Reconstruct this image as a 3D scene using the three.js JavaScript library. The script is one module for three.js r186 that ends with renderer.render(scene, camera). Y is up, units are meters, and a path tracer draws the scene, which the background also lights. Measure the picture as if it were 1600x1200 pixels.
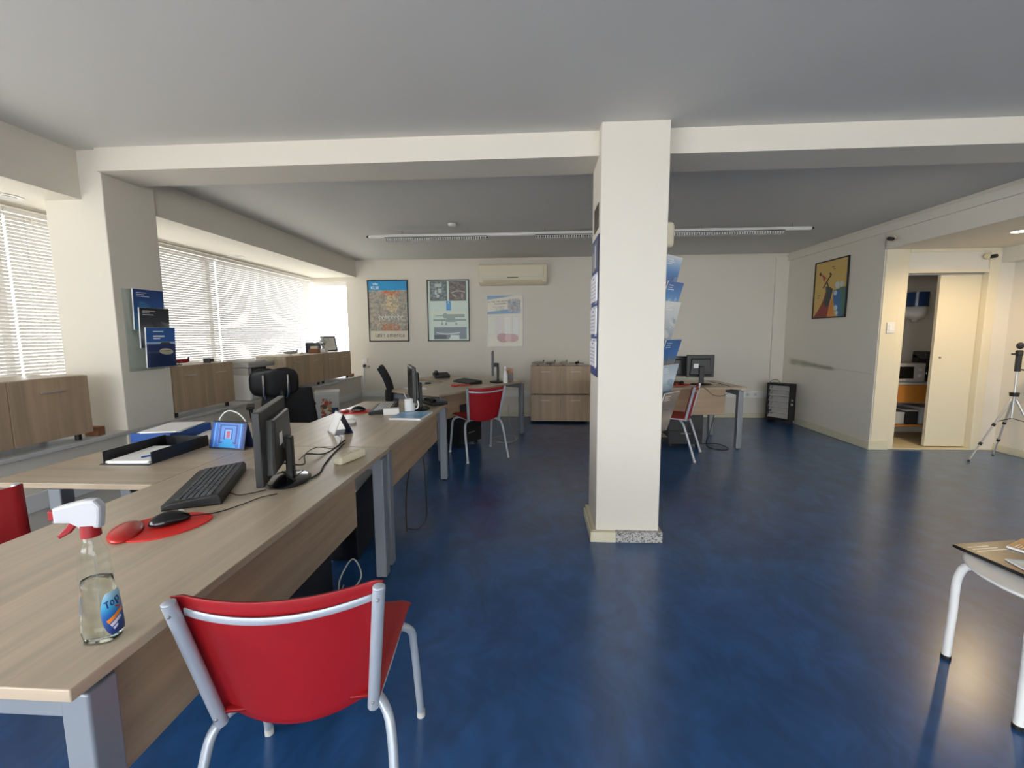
import * as THREE from 'three';
import { RoundedBoxGeometry } from 'three/addons/geometries/RoundedBoxGeometry.js';
import { mergeGeometries } from 'three/addons/utils/BufferGeometryUtils.js';
import { RectAreaLightUniformsLib } from 'three/addons/lights/RectAreaLightUniformsLib.js';

// ---------- camera, sky, light, exposure ----------
const scene = new THREE.Scene();
const D2R = Math.PI / 180;
const camera = new THREE.PerspectiveCamera(2 * Math.atan(600 / 690) / D2R, 4 / 3, 0.05, 200);
camera.rotation.order = 'YXZ';
camera.position.set(0, 1.36, 0);
camera.rotation.set(-6.5 * D2R, 3.55 * D2R, -0.35 * D2R);
scene.add(camera);

const renderer = new THREE.WebGLRenderer({ antialias: true });
renderer.toneMapping = THREE.LinearToneMapping;
renderer.toneMappingExposure = 1.12;
renderer.shadowMap.enabled = true;
RectAreaLightUniformsLib.init();

scene.background = new THREE.Color().setRGB(0.93, 0.97, 1.0);      // even, hazy daylight sky
scene.backgroundIntensity = 6;
// daylight of the shop window behind the camera (the window itself is built below)
function daylight(w, h, pos, target, intensity, color = 0xfff6ea) {
  const l = new THREE.RectAreaLight(color, intensity, w, h);
  l.position.set(...pos); l.lookAt(...target); l.castShadow = true; l.name = 'daylight';
  scene.add(l);
}
daylight(7.4, 2.0, [0.9, 1.43, 5.9], [0.9, 1.43, 0], 2.1, 0xffffff);
// added light at an invented, unseen left window, brightening desks and right wall
daylight(5.7, 1.4, [-3.72, 1.45, 2.45], [0, 1.45, 2.45], 4.4, 0xf6f9ff);

// ---------- helpers ----------
let seed = 7;
const rnd = () => { seed = (seed * 1664525 + 1013904223) >>> 0; return seed / 4294967296; };
const taken = {};
function numbered(n) { const k = taken[n] = (taken[n] ?? -1) + 1; return k ? `${n}_${String(k).padStart(3, '0')}` : n; }
function sh(o) { o.castShadow = true; o.receiveShadow = true; return o; }
function flat(g) { const o = g.index ? g.toNonIndexed() : g; for (const k of Object.keys(o.attributes)) if (!['position', 'normal', 'uv'].includes(k)) o.deleteAttribute(k); return o; }
function merge(list) { return list.length === 1 ? list[0] : mergeGeometries(list.map(flat)); }
// box from centre; r rounds the edges
function bx(w, h, d, x = 0, y = 0, z = 0, r = 0) {
  const g = r ? new RoundedBoxGeometry(w, h, d, 2, r) : new THREE.BoxGeometry(w, h, d);
  g.translate(x, y, z); return g;
}
// box from bounds
function bb(x0, x1, y0, y1, z0, z1, r = 0) { return bx(Math.abs(x1 - x0), Math.abs(y1 - y0), Math.abs(z1 - z0), (x0 + x1) / 2, (y0 + y1) / 2, (z0 + z1) / 2, r); }
function cyl(r0, r1, h, x = 0, y = 0, z = 0, n = 24) { const g = new THREE.CylinderGeometry(r1, r0, h, n); g.translate(x, y, z); return g; }
function tube(pts, r, seg = 40, n = 10, closed = false) {
  return new THREE.TubeGeometry(new THREE.CatmullRomCurve3(pts.map(p => new THREE.Vector3(...p)), closed, 'centripetal'), seg, r, n, closed);
}
function bar(a, b, r, n = 12, r2 = r) {
  const A = new THREE.Vector3(...a), B = new THREE.Vector3(...b), d = B.clone().sub(A);
  const g = new THREE.CylinderGeometry(r2, r, d.length(), n);
  g.applyQuaternion(new THREE.Quaternion().setFromUnitVectors(new THREE.Vector3(0, 1, 0), d.clone().normalize()));
  g.translate((A.x + B.x) / 2, (A.y + B.y) / 2, (A.z + B.z) / 2); return g;
}
function ball(rx, ry, rz, x = 0, y = 0, z = 0, n = 20) { const g = new THREE.SphereGeometry(1, n, Math.round(n * 0.7)); g.scale(rx, ry, rz); g.translate(x, y, z); return g; }
function lathe(pts, n = 32) { return new THREE.LatheGeometry(pts.map(p => new THREE.Vector2(...p)), n); }
function rot(g, ax, a) { if (ax === 'x') g.rotateX(a); else if (ax === 'y') g.rotateY(a); else g.rotateZ(a); return g; }
function mv(g, x, y, z) { g.translate(x, y, z); return g; }
function extrude(pts, depth, bevel = 0) {
  const s = new THREE.Shape(pts.map(p => new THREE.Vector2(...p)));
  return new THREE.ExtrudeGeometry(s, { depth, bevelEnabled: bevel > 0, bevelSize: bevel, bevelThickness: bevel, bevelSegments: 2, curveSegments: 12 });
}
// uv in metres, u along the named axis where the face holds it
function uvm(g, axis = 'x', ox = 0, oy = 0) {
  const p = g.attributes.position, n = g.attributes.normal, uv = new Float32Array(p.count * 2);
  for (let i = 0; i < p.count; i++) {
    const a = [Math.abs(n.getX(i)), Math.abs(n.getY(i)), Math.abs(n.getZ(i))], c = { x: p.getX(i), y: p.getY(i), z: p.getZ(i) };
    const k = a[0] >= a[1] && a[0] >= a[2] ? ['y', 'z'] : a[1] >= a[2] ? ['x', 'z'] : ['x', 'y'];
    if (k[1] === axis) k.reverse();
    uv[2 * i] = c[k[0]] + ox; uv[2 * i + 1] = c[k[1]] + oy;
  }
  g.setAttribute('uv', new THREE.BufferAttribute(uv, 2)); return g;
}
// a thin curved sheet: f(u,v)->[x,y,z], u,v in 0..1, given thickness along th(u,v) direction
function sheet(f, nu, nv, th) {
  const pos = [], uv = [], idx = [], W = nu + 1, N = W * (nv + 1);
  for (const s of [0, 1]) for (let j = 0; j <= nv; j++) for (let i = 0; i <= nu; i++) {
    const u = i / nu, v = j / nv, e = 1e-3, p = new THREE.Vector3(...f(u, v));
    const du = new THREE.Vector3(...f(Math.min(1, u + e), v)).sub(new THREE.Vector3(...f(Math.max(0, u - e), v)));
    const dv = new THREE.Vector3(...f(u, Math.min(1, v + e))).sub(new THREE.Vector3(...f(u, Math.max(0, v - e))));
    const n = du.cross(dv).normalize();
    p.addScaledVector(n, s ? th / 2 : -th / 2); pos.push(p.x, p.y, p.z); uv.push(u, v);
  }
  const q = (a, b, c, d) => idx.push(a, b, c, a, c, d);
  for (let j = 0; j < nv; j++) for (let i = 0; i < nu; i++) {
    const a = j * W + i; q(N + a, N + a + 1, N + a + 1 + W, N + a + W); q(a, a + W, a + W + 1, a + 1);
  }
  for (let i = 0; i < nu; i++) { q(i, i + 1, N + i + 1, N + i); const t = nv * W + i; q(t, N + t, N + t + 1, t + 1); }
  for (let j = 0; j < nv; j++) { const a = j * W; q(a, N + a, N + a + W, a + W); const b = a + nu; q(b, b + W, N + b + W, N + b); }
  const g = new THREE.BufferGeometry();
  g.setAttribute('position', new THREE.Float32BufferAttribute(pos, 3)); g.setAttribute('uv', new THREE.Float32BufferAttribute(uv, 2)); g.setIndex(idx);
  g.computeVertexNormals(); return g;
}
function thing(name, label, category, [x, y, z] = [0, 0, 0], turn = 0, group) {
  const o = new THREE.Group(); o.name = numbered(name); o.position.set(x, y, z); o.rotation.y = turn;
  o.userData = { label, category }; if (group) o.userData.group = group; scene.add(o); return o;
}
function part(name, geos, mat, parent, label) {
  const m = sh(new THREE.Mesh(merge([].concat(geos)), mat)); m.name = name; if (label) m.userData.label = label; parent.add(m); return m;
}
function solo(name, label, category, geos, mat, [x, y, z] = [0, 0, 0], turn = 0, group) {
  const m = sh(new THREE.Mesh(merge([].concat(geos)), mat)); m.name = numbered(name); m.position.set(x, y, z); m.rotation.y = turn;
  m.userData = { label, category }; if (group) m.userData.group = group; scene.add(m); return m;
}
function struct(name, geos, mat, parent) {
  const m = sh(new THREE.Mesh(merge([].concat(geos)), mat)); m.name = parent ? name : numbered(name);
  if (!parent) m.userData.kind = 'structure'; (parent ?? scene).add(m); return m;
}

// ---------- textures ----------
function hash(x, y, s) { let h = (x * 374761393 + y * 668265263 + s * 974634777) | 0; h = Math.imul(h ^ (h >>> 13), 1274126177); return ((h ^ (h >>> 16)) >>> 0) / 4294967296; }
function vnoise(x, y, px, py, s) {       // tileable with periods px, py
  const x0 = Math.floor(x), y0 = Math.floor(y), fx = x - x0, fy = y - y0, u = fx * fx * (3 - 2 * fx), v = fy * fy * (3 - 2 * fy);
  const m = (a, p) => ((a % p) + p) % p, X0 = m(x0, px), X1 = m(x0 + 1, px), Y0 = m(y0, py), Y1 = m(y0 + 1, py);
  return (hash(X0, Y0, s) * (1 - u) + hash(X1, Y0, s) * u) * (1 - v) + (hash(X0, Y1, s) * (1 - u) + hash(X1, Y1, s) * u) * v;
}
function dataTex(w, h, f, srgb, rx = 1, ry = 1) {
  const d = new Uint8Array(w * h * 4);
  for (let y = 0; y < h; y++) for (let x = 0; x < w; x++) { const c = f(x / w, y / h), k = 4 * (y * w + x); for (let i = 0; i < 3; i++) d[k + i] = Math.max(0, Math.min(255, c[i])); d[k + 3] = 255; }
  const t = new THREE.DataTexture(d, w, h); t.wrapS = t.wrapT = THREE.RepeatWrapping; t.magFilter = THREE.LinearFilter; t.minFilter = THREE.LinearMipmapLinearFilter; t.generateMipmaps = true;
  if (srgb) t.colorSpace = THREE.SRGBColorSpace; t.repeat.set(rx, ry); t.needsUpdate = true; return t;
}
function woodTexture(base, amp, s) {     // one tile is 2 m along the grain, 1 m across
  return dataTex(1024, 512, (u, v) => {
    const w = vnoise(u * 4, v * 6, 4, 6, s) * 0.03;
    const a = vnoise(u * 6, (v + w) * 90, 6, 90, s + 1), b = vnoise(u * 3, (v + w) * 28, 3, 28, s + 2), c = vnoise(u * 24, v * 256, 24, 256, s + 3), d = vnoise(u * 2, v * 8, 2, 8, s + 4);
    const k = (a - 0.5) * 0.45 + (b - 0.5) * 0.8 + (c - 0.5) * 0.25 + (d - 0.5) * 0.5, e = 1 + amp * k;
    return [base[0] * e, base[1] * e * (1 - amp * 0.08 * k), base[2] * (e - amp * 0.12 * k)];
  }, true, 0.5, 1);
}
const oakTex = woodTexture([184, 167, 144], 0.13, 11);
const oakDarkTex = woodTexture([173, 150, 124], 0.13, 23);
const floorTex = dataTex(1024, 1024, (u, v) => {
  const w1 = vnoise(u * 10, v * 10, 10, 10, 3) - 0.5, w2 = vnoise(u * 12, v * 12, 12, 12, 4) - 0.5;
  const a = vnoise((u + w1 * 0.06) * 30, (v + w2 * 0.06) * 20, 30, 20, 5), b = vnoise((u + w2 * 0.1) * 90, (v + w1 * 0.1) * 60, 90, 60, 6), d = vnoise(u * 5, v * 5, 5, 5, 8);
  const k = 1 + (a - 0.5) * 0.16 + (b - 0.5) * 0.10 + (d - 0.5) * 0.1;
  return [37 * k, 80 * k, 131 * k];
}, true, 0.4, 0.4);
const plasterBump = dataTex(512, 512, (u, v) => { const k = 128 + 70 * (vnoise(u * 40, v * 40, 40, 40, 41) - 0.5) + 60 * (vnoise(u * 160, v * 160, 160, 160, 42) - 0.5); return [k, k, k]; }, false, 1, 1);
function canvasTex(w, h, draw) {
  const c = document.createElement('canvas'); c.width = w; c.height = h; const g = c.getContext('2d'); draw(g, w, h);
  const t = new THREE.CanvasTexture(c); t.colorSpace = THREE.SRGBColorSpace; return t;
}

// ---------- materials ----------
const mat = (color, roughness = 0.6, o = {}) => new THREE.MeshStandardMaterial({ color, roughness, ...o });
const phys = (color, roughness, o = {}) => new THREE.MeshPhysicalMaterial({ color, roughness, ...o });
const M = {
  wall: mat(0xe0dacd, 0.75, { bumpMap: plasterBump, bumpScale: 0.0008 }),
  ceiling: mat(0xd8d6d1, 0.9),
  paintWhite: mat(0xe9e4d8, 0.6),
  skirting: mat(0xd8d2b8, 0.5),
  oak: mat(0xffffff, 0.33, { map: oakTex }),
  oakDark: mat(0xffffff, 0.5, { map: oakDarkTex }),
  floor: phys(0xffffff, 0.26, { map: floorTex, clearcoat: 0.35, clearcoatRoughness: 0.3 }),
  steel: mat(0x8f959c, 0.4, { metalness: 0.35 }),
  chairFrame: mat(0xb4bcc6, 0.35, { metalness: 0.3 }),
  chrome: mat(0xd8dade, 0.12, { metalness: 1 }),
  red: mat(0x9c121a, 0.45),
  redPad: mat(0xd8231f, 0.55),
  black: mat(0x17181a, 0.45),
  blackGloss: mat(0x101113, 0.15),
  charcoal: mat(0x2a2b2d, 0.6),
  mesh: mat(0x131416, 0.8),
  key: mat(0x45484c, 0.5),
  monitorBlack: mat(0x141517, 0.38),
  screen: mat(0x0b0c0e, 0.12),
  white: mat(0xe6e5e2, 0.45),
  whitePlastic: mat(0xe9e9e6, 0.35),
  paper: mat(0xf1f0ee, 0.8),
  cream: mat(0xe2d9bf, 0.5),
  beige: mat(0xd4c9a8, 0.6),
  greyPlastic: mat(0xa8a6a0, 0.5),
  lightGrey: mat(0xc9c8c4, 0.5),
  alu: mat(0xc4c6c8, 0.35, { metalness: 0.6 }),
  slat: phys(0xdcd8d2, 0.5, { transmission: 0.06, thickness: 0 }),
  blue: mat(0x1d4f9a, 0.5),
  navy: mat(0x1d2a4a, 0.5),
  brown: mat(0x8a5a3a, 0.6),
  kitchenWood: mat(0xb5762e, 0.5),
  glass: phys(0xffffff, 0.02, { transmission: 1, thickness: 0, ior: 1.45 }),
  acrylic: phys(0xf4f8f8, 0.05, { transmission: 1, thickness: 0, ior: 1.49 }),
  silver: mat(0xc6c8cc, 0.25, { metalness: 0.9 }),
  stone: mat(0xffffff, 0.5, { map: dataTex(256, 256, (u, v) => { const a = vnoise(u * 40, v * 40, 40, 40, 51), b = vnoise(u * 110, v * 110, 110, 110, 52), k = a * 0.6 + b * 0.4; const t = k < 0.36 ? 90 : k < 0.46 ? 135 : 190; return [t, t - 2, t - 6]; }, true, 4, 4) }),
};

// =====================================================================
// ROOM SHELL
// =====================================================================
const CEIL = 2.61, CEILB = 2.56, BACK = -7.2;
struct('floor', uvm(bb(-3.95, 5.5, -0.12, 0, -7.45, 6.2)), M.floor);
struct('ceiling', bb(-3.95, 5.5, CEIL, 2.8, -3.25, 6.2), M.ceiling);
struct('ceiling', bb(-3.95, 5.5, CEILB, 2.8, -7.45, -3.25), M.ceiling);
struct('beam', uvm(bb(-2.97, 3.82, 2.46, CEIL + 0.02, -3.25, -2.93)), M.wall);
struct('beam', uvm(bb(-3.95, -3.13, 2.29, CEIL + 0.02, -3.2, 6.2)), M.wall);
struct('beam', uvm(bb(-3.95, -2.99, 2.29, CEIL + 0.02, -7.3, -3.2)), M.wall);
struct('pillar', uvm(bb(-3.40, -2.97, 0, CEIL + 0.02, -3.38, -2.96, 0.006)), M.wall);
struct('column', uvm(bb(0.372, 0.78, 0, CEIL + 0.02, -3.23, -2.82, 0.008)), M.wall);
// walls
struct('wall_back', uvm(merge([bb(-3.16, 5.5, 0, CEIL, -7.42, BACK), bb(-3.95, -3.16, 2.22, CEIL, -7.42, BACK), bb(-3.95, -3.16, 0, 0.68, -7.42, BACK)].map(flat))), M.wall);
struct('wall_left', uvm(merge([bb(-3.95, -2.985, 0, 0.655, BACK, 6.2), bb(-3.95, -3.74, 2.275, 2.4, BACK, 6.2), bb(-3.95, -3.74, 0.65, 2.3, -1.18, -0.5), bb(-3.95, -3.74, 0.65, 2.3, 5.4, 6.2)].map(flat))), M.wall);
struct('window_sill', bb(-3.95, -2.96, 0.655, 0.682, BACK, 6.2, 0.004), M.lightGrey);
// the long wall on the right with its scuffed patch
const wallRightTex = canvasTex(1024, 1024, (g, w, h) => {
  g.fillStyle = '#e0dacd'; g.fillRect(0, 0, w, h);
  // rubbed brownish scuff of chair backs, 0.9 m above the floor
  for (let i = 0; i < 420; i++) {
    const t = rnd(), x = w * (0.12 + 0.5 * t), y = h * 0.648 + (rnd() - 0.5) * 34 * (1 - 0.7 * t) + t * 16;
    g.fillStyle = `rgba(122,108,90,${0.012 + 0.014 * rnd()})`; g.beginPath(); g.ellipse(x, y, 18 + 46 * rnd(), 4 + 9 * rnd(), 0.06, 0, 7); g.fill();
  }
  g.strokeStyle = 'rgba(120,110,98,0.16)'; g.lineWidth = 4; g.beginPath(); g.moveTo(w * 0.4, h * 0.656); g.lineTo(w * 0.99, h * 0.666); g.stroke();
});
{
  const g = bb(3.82, 3.95, 0, CEIL, BACK, -5.262), p = g.attributes.position, uv = g.attributes.uv;
  for (let i = 0; i < p.count; i++) uv.setXY(i, (p.getZ(i) - BACK) / (-5.262 - BACK), p.getY(i) / CEIL);
  struct('wall_right', g, mat(0xffffff, 0.75, { map: wallRightTex }));
}
struct('beam', uvm(bb(3.82, 5.5, 2.26, CEIL, -5.27, 6.2)), M.wall);
struct('beam', uvm(bb(5.06, 5.22, 2.10, 2.27, -5.28, 6.0)), M.wall);
struct('trim_1', bb(3.795, 3.835, 2.44, 2.525, BACK, 6.0, 0.005), M.wall);       // cornice band
struct('trim_2', bb(3.63, 3.825, 0.09, 2.5, BACK, BACK + 0.03, 0.004), M.wall);   // flat strip in the corner
struct('wall_alcove', uvm(bb(5.2, 5.4, 0, CEIL, BACK, 6.2)), M.wall);
struct('wall_door', uvm(merge([bb(4.0, 5.22, 2.0, 2.28, -5.40, -5.28), bb(5.0, 5.22, 0, 2.0, -5.40, -5.28), bb(3.95, 4.02, 0, 2.28, -5.40, -5.28)].map(flat))), M.wall);
struct('trim_3', merge([bb(3.83, 4.01, 0.10, 2.27, -5.285, -5.25, 0.004), bb(4.01, 4.09, 0, 2.27, -5.42, -5.262, 0.006), bb(4.93, 5.03, 0, 2.27, -5.42, -5.262, 0.006), bb(4.09, 4.93, 2.0, 2.035, -5.42, -5.268), bb(4.09, 4.93, 2.225, 2.26, -5.30, -5.262, 0.004)].map(flat)), M.cream);
struct('ceiling', bb(3.9, 5.3, 2.3, 2.4, -7.2, -5.4), M.ceiling);
struct('wall_storeroom', uvm(bb(3.95, 5.2, 0, 2.3, -6.25, -6.15)), M.wall);
struct('floor_storeroom', bb(3.95, 5.2, 0, 0.014, -7.2, -5.27), M.beige);
// shop front behind the camera
struct('wall_front', uvm(merge([bb(-3.95, -2.9, 0, CEIL, 6.0, 6.2), bb(4.7, 5.5, 0, CEIL, 6.0, 6.2), bb(-2.9, 4.7, 0, 0.35, 6.0, 6.2), bb(-2.9, 4.7, 2.5, CEIL, 6.0, 6.2)].map(flat))), M.wall);
{
  const w = new THREE.Group(); w.name = 'window_1'; w.userData.kind = 'structure'; scene.add(w);
  const xs = [-2.9, -1.0, 0.9, 2.8, 4.63];
  struct('frame', [bb(-2.9, 4.7, 0.35, 0.42, 6.06, 6.14), bb(-2.9, 4.7, 2.43, 2.5, 6.06, 6.14), ...xs.map(x => bb(x, x + 0.07, 0.42, 2.43, 6.06, 6.14))], M.alu, w);
  for (let i = 0; i < 4; i++) struct('pane', bb(xs[i] + 0.07, xs[i + 1], 0.42, 2.43, 6.098, 6.102), M.glass, w);
}
// bay windows
{
  const w = new THREE.Group(); w.name = 'window_2'; w.userData.kind = 'structure'; scene.add(w);
  const posts = [-7.19, -4.99, -2.98, -1.25];
  struct('frame', [bb(-3.86, -3.80, 0.682, 0.74, -7.2, -1.18), bb(-3.86, -3.80, 2.225, 2.275, -7.2, -1.18), ...posts.map(z => bb(-3.86, -3.80, 0.74, 2.225, z, z + 0.06))], M.alu, w);
  for (let i = 0; i < 3; i++) struct('pane', bb(-3.832, -3.828, 0.74, 2.225, posts[i] + 0.06, posts[i + 1]), M.glass, w);
}
{
  const w = new THREE.Group(); w.name = 'added_window_4'; w.userData.kind = 'structure'; scene.add(w);  // added unblinded window out of view, put in for stronger light from the left
  const posts = [-0.5, 1.45, 3.4, 5.34];
  struct('frame', [bb(-3.86, -3.80, 0.682, 0.74, -0.5, 5.4), bb(-3.86, -3.80, 2.225, 2.275, -0.5, 5.4), ...posts.map(z => bb(-3.86, -3.80, 0.74, 2.225, z, z + 0.06))], M.alu, w);
  for (let i = 0; i < 3; i++) struct('pane', bb(-3.832, -3.828, 0.74, 2.225, posts[i] + 0.06, posts[i + 1]), M.glass, w);
}
{
  const w = new THREE.Group(); w.name = 'window_3'; w.userData.kind = 'structure'; scene.add(w);
  struct('frame', [bb(-3.76, -3.16, 0.682, 0.73, -7.36, -7.28), bb(-3.76, -3.16, 2.17, 2.22, -7.36, -7.28), bb(-3.76, -3.71, 0.73, 2.17, -7.36, -7.28), bb(-3.2, -3.16, 0.73, 2.17, -7.36, -7.28)], M.white, w);
  struct('pane', bb(-3.71, -3.2, 0.73, 2.17, -7.322, -7.318), M.glass, w);
}
// outside: pale pavement around the building
struct('ground', merge([bb(-30, -3.95, -0.35, -0.15, -30, 30), bb(5.5, 30, -0.35, -0.15, -30, 30), bb(-3.95, 5.5, -0.35, -0.15, 6.2, 30), bb(-3.95, 5.5, -0.35, -0.15, -30, -7.45)].map(flat)), mat(0xc9c2b6, 0.9));
// baseboards
struct('baseboard_back', bb(-2.98, 3.80, 0, 0.075, BACK, BACK + 0.018, 0.004), M.skirting);
struct('baseboard_right', bb(3.798, 3.82, 0, 0.09, -7.18, -5.25, 0.004), M.skirting);
struct('baseboard_left', bb(-2.985, -2.967, 0, 0.075, -7.18, 6.0, 0.004), M.skirting);
struct('baseboard_door', [bb(3.80, 4.015, 0, 0.10, -5.275, -5.235, 0.004)], M.skirting);
struct('baseboard_alcove', bb(5.18, 5.2, 0, 0.08, -5.27, 6.0, 0.004), M.skirting);
struct('baseboard_column', [bb(0.335, 0.372, 0, 0.052, -3.24, -2.80, 0.004), bb(0.348, 0.372, 0.05, 0.075, -3.24, -2.80, 0.003), bb(0.335, 0.50, 0, 0.07, -2.82, -2.782, 0.004)], M.skirting);
struct('stone_plinth', [bb(0.50, 0.80, 0, 0.072, -2.82, -2.787, 0.003), bb(0.78, 0.80, 0, 0.072, -3.23, -2.82, 0.003)].map(g => uvm(flat(g))), M.stone);
// white cable trunking along walls
{
  const t = thing('cable_trunking', 'white plastic cable trunking with sockets running along the far wall', 'trunking', [0, 0, BACK]);
  part('channel', bb(-2.96, 3.62, 0.325, 0.43, 0.002, 0.03, 0.004), M.whitePlastic, t);
  for (const x of [1.95, 2.72, 3.3, 3.42]) { const s = part('socket', bx(0.075, 0.078, 0.012, x, 0.378, 0.036, 0.003), M.white, t); part('socket_face', rot(cyl(0.021, 0.021, 0.004, 0, 0, 0, 20), 'x', Math.PI / 2).translate(x, 0.378, 0.043), M.lightGrey, s); }
  const u = thing('cable_trunking', 'white plastic cable trunking on the low wall below the window ledge', 'trunking', [-2.985, 0, -5.2]);
  part('channel', bb(0.002, 0.03, 0.335, 0.44, -1.95, 7.4, 0.004), M.whitePlastic, u);
}

// =====================================================================
// BLINDS
// =====================================================================
{
  const shape = (len) => {
    const n = 4, pts = []; for (let i = 0; i <= n; i++) { const a = -0.0125 + 0.025 * i / n; pts.push([a, 0.0022 * (1 - (a / 0.0125) ** 2)]); }
    for (let i = n; i >= 0; i--) { const a = -0.0125 + 0.025 * i / n; pts.push([a, 0.0022 * (1 - (a / 0.0125) ** 2) - 0.0006]); }
    const g = extrude(pts, len); g.translate(0, 0, -len / 2); g.rotateZ(-56 * D2R); g.scale(-1, 1, 1);   // room side edge high
    const ix = g.index; if (!ix) { const p = g.attributes.position; for (let i = 0; i < p.count; i += 3) { for (const k of ['position', 'normal', 'uv']) { const a = g.attributes[k], s = a.itemSize; for (let c = 0; c < s; c++) { const t = a.array[(i + 1) * s + c]; a.array[(i + 1) * s + c] = a.array[(i + 2) * s + c]; a.array[(i + 2) * s + c] = t; } } } g.computeVertexNormals(); }
    return g;
  };
  const labels = ['white venetian blind nearest the camera, cut off by the left edge', 'white venetian blind behind the big white pillar with the brochures', 'white venetian blind between the pillar and the far wall window'];
  [[-2.95, -1.25], [-4.965, -2.965], [-7.12, -4.985]].forEach(([z0, z1], i) => {
    const zc = (z0 + z1) / 2, len = z1 - z0, t = thing('venetian_blind', labels[i], 'blind', [-3.72, 0, zc], 0, 'venetian blinds of the bay window');
    part('headrail', bx(0.04, 0.035, len, 0, 2.245, 0, 0.003), M.white, t);
    const g = shape(len); g.translate(0, 0, 0);
    let y = 2.213; const ys = [];
    while (y > 0.80) { ys.push(y); y -= 0.025; }
    for (const yy of ys) { const s = sh(new THREE.Mesh(g, M.slat)); s.name = 'slat'; s.position.y = yy; t.add(s); }
    part('bottom_rail', bx(0.026, 0.012, len, 0, y, 0, 0.003), M.white, t);
    for (const k of [-0.42, 0, 0.42]) part('ladder_cord', [bx(0.001, 2.228 - y, 0.004, 0.0135, (2.228 + y) / 2, k * len), bx(0.001, 2.228 - y, 0.004, -0.0135, (2.228 + y) / 2, k * len)], M.white, t);
    part('tilt_wand', bar([0.024, 2.225, len * 0.45], [0.026, 1.35, len * 0.45], 0.004, 6), M.acrylic, t);
  });
}

// =====================================================================
// DESKS
// =====================================================================
const TOP = 0.735;
function leg(x, z, y1 = 0.69) { return [bb(x - 0.03, x + 0.03, 0.012, y1, z - 0.03, z + 0.03, 0.006)]; }
// desk along local z from 0 to -len, right edge at x=0, left edge at x=-w
function makeDesk(label, pos, turn, { w = 0.8, len = 1.69, ret, panel = [-0.15, -1.40], inset = 0.078 }) {
  const t = thing('office_desk', label, 'desk', pos, turn);
  part('desktop', uvm(bb(-w, 0, TOP - 0.025, TOP, -len, 0, 0.003), 'z', pos[0] * 0.7, pos[2]), M.oak, t);
  if (ret) part('return_top', uvm(bb(-w - ret.w, -w - 0.002, TOP - 0.025, TOP, ...(ret.near ? [-ret.d, 0] : [-len, -len + ret.d]), 0.003), 'x', pos[2], 0.3), M.oak, t);
  const legs = [[-0.045, -0.07], [-0.045, -len + 0.05], [-w + 0.05, -0.07]];
  if (!ret) legs.push([-w + 0.05, -len + 0.05]); else if (ret.near) legs.push([-w + 0.05, -len + 0.05], [-w - ret.w + 0.06, -0.06], [-w - ret.w + 0.06, -ret.d + 0.06]); else legs.push([-w - ret.w + 0.06, -len + 0.06], [-w - ret.w + 0.25, -len + ret.d - 0.08]);
  for (const [x, z] of legs) { const l = part('leg', leg(x, z), M.steel, t); part('leveling_foot', cyl(0.02, 0.02, 0.014, x, 0.007, z, 16), M.black, l); }
  part('frame_rail', [bb(-w + 0.06, -0.05, 0.635, 0.69, -0.095, -0.045, 0.005)], M.steel, t);
  part('frame_rail', [bb(-w + 0.06, -0.05, 0.635, 0.69, -len + 0.025, -len + 0.075, 0.005)], M.steel, t);
  part('frame_beam', [bb(-w / 2 - 0.03, -w / 2 + 0.03, 0.65, TOP - 0.026, -len + 0.08, -0.1), ...[0.045, w - 0.05].flatMap(x => [-0.07, -len + 0.05].map(z => cyl(0.012, 0.012, 0.03, -x, 0.697, z, 12)))], M.steel, t);
  part('modesty_panel', uvm(bb(-inset - 0.018, -inset, 0.405, 0.70, panel[1], panel[0], 0.002), 'z', 0.4, 0.2), M.oakDark, t);
  return t;
}
makeDesk('oak L-shaped desk in the foreground with the spray bottle on it', [-0.832, 0, -0.668], 0, { ret: { w: 0.76, d: 0.65 } });
makeDesk('oak L-shaped desk with the white mug, behind the foreground desk', [-0.842, 0, -2.368], 0, { w: 0.8, len: 1.66, panel: [-0.12, -1.5], ret: { w: 0.75, d: 0.65, near: true } });
const turnC = Math.atan2(-0.858, 1.458);
makeDesk('oak L-shaped corner desk standing skewed before the far wall posters', [-1.035, 0, -4.476], turnC, { ret: { w: 0.72, d: 0.65 }, inset: 0.2 });
// desk D: long axis along x; its long edge faces the camera
makeDesk('oak desk with square monitor behind the white column', [0.77, 0, -5.05], -86 * D2R, { w: 0.8, len: 1.6 });

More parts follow.
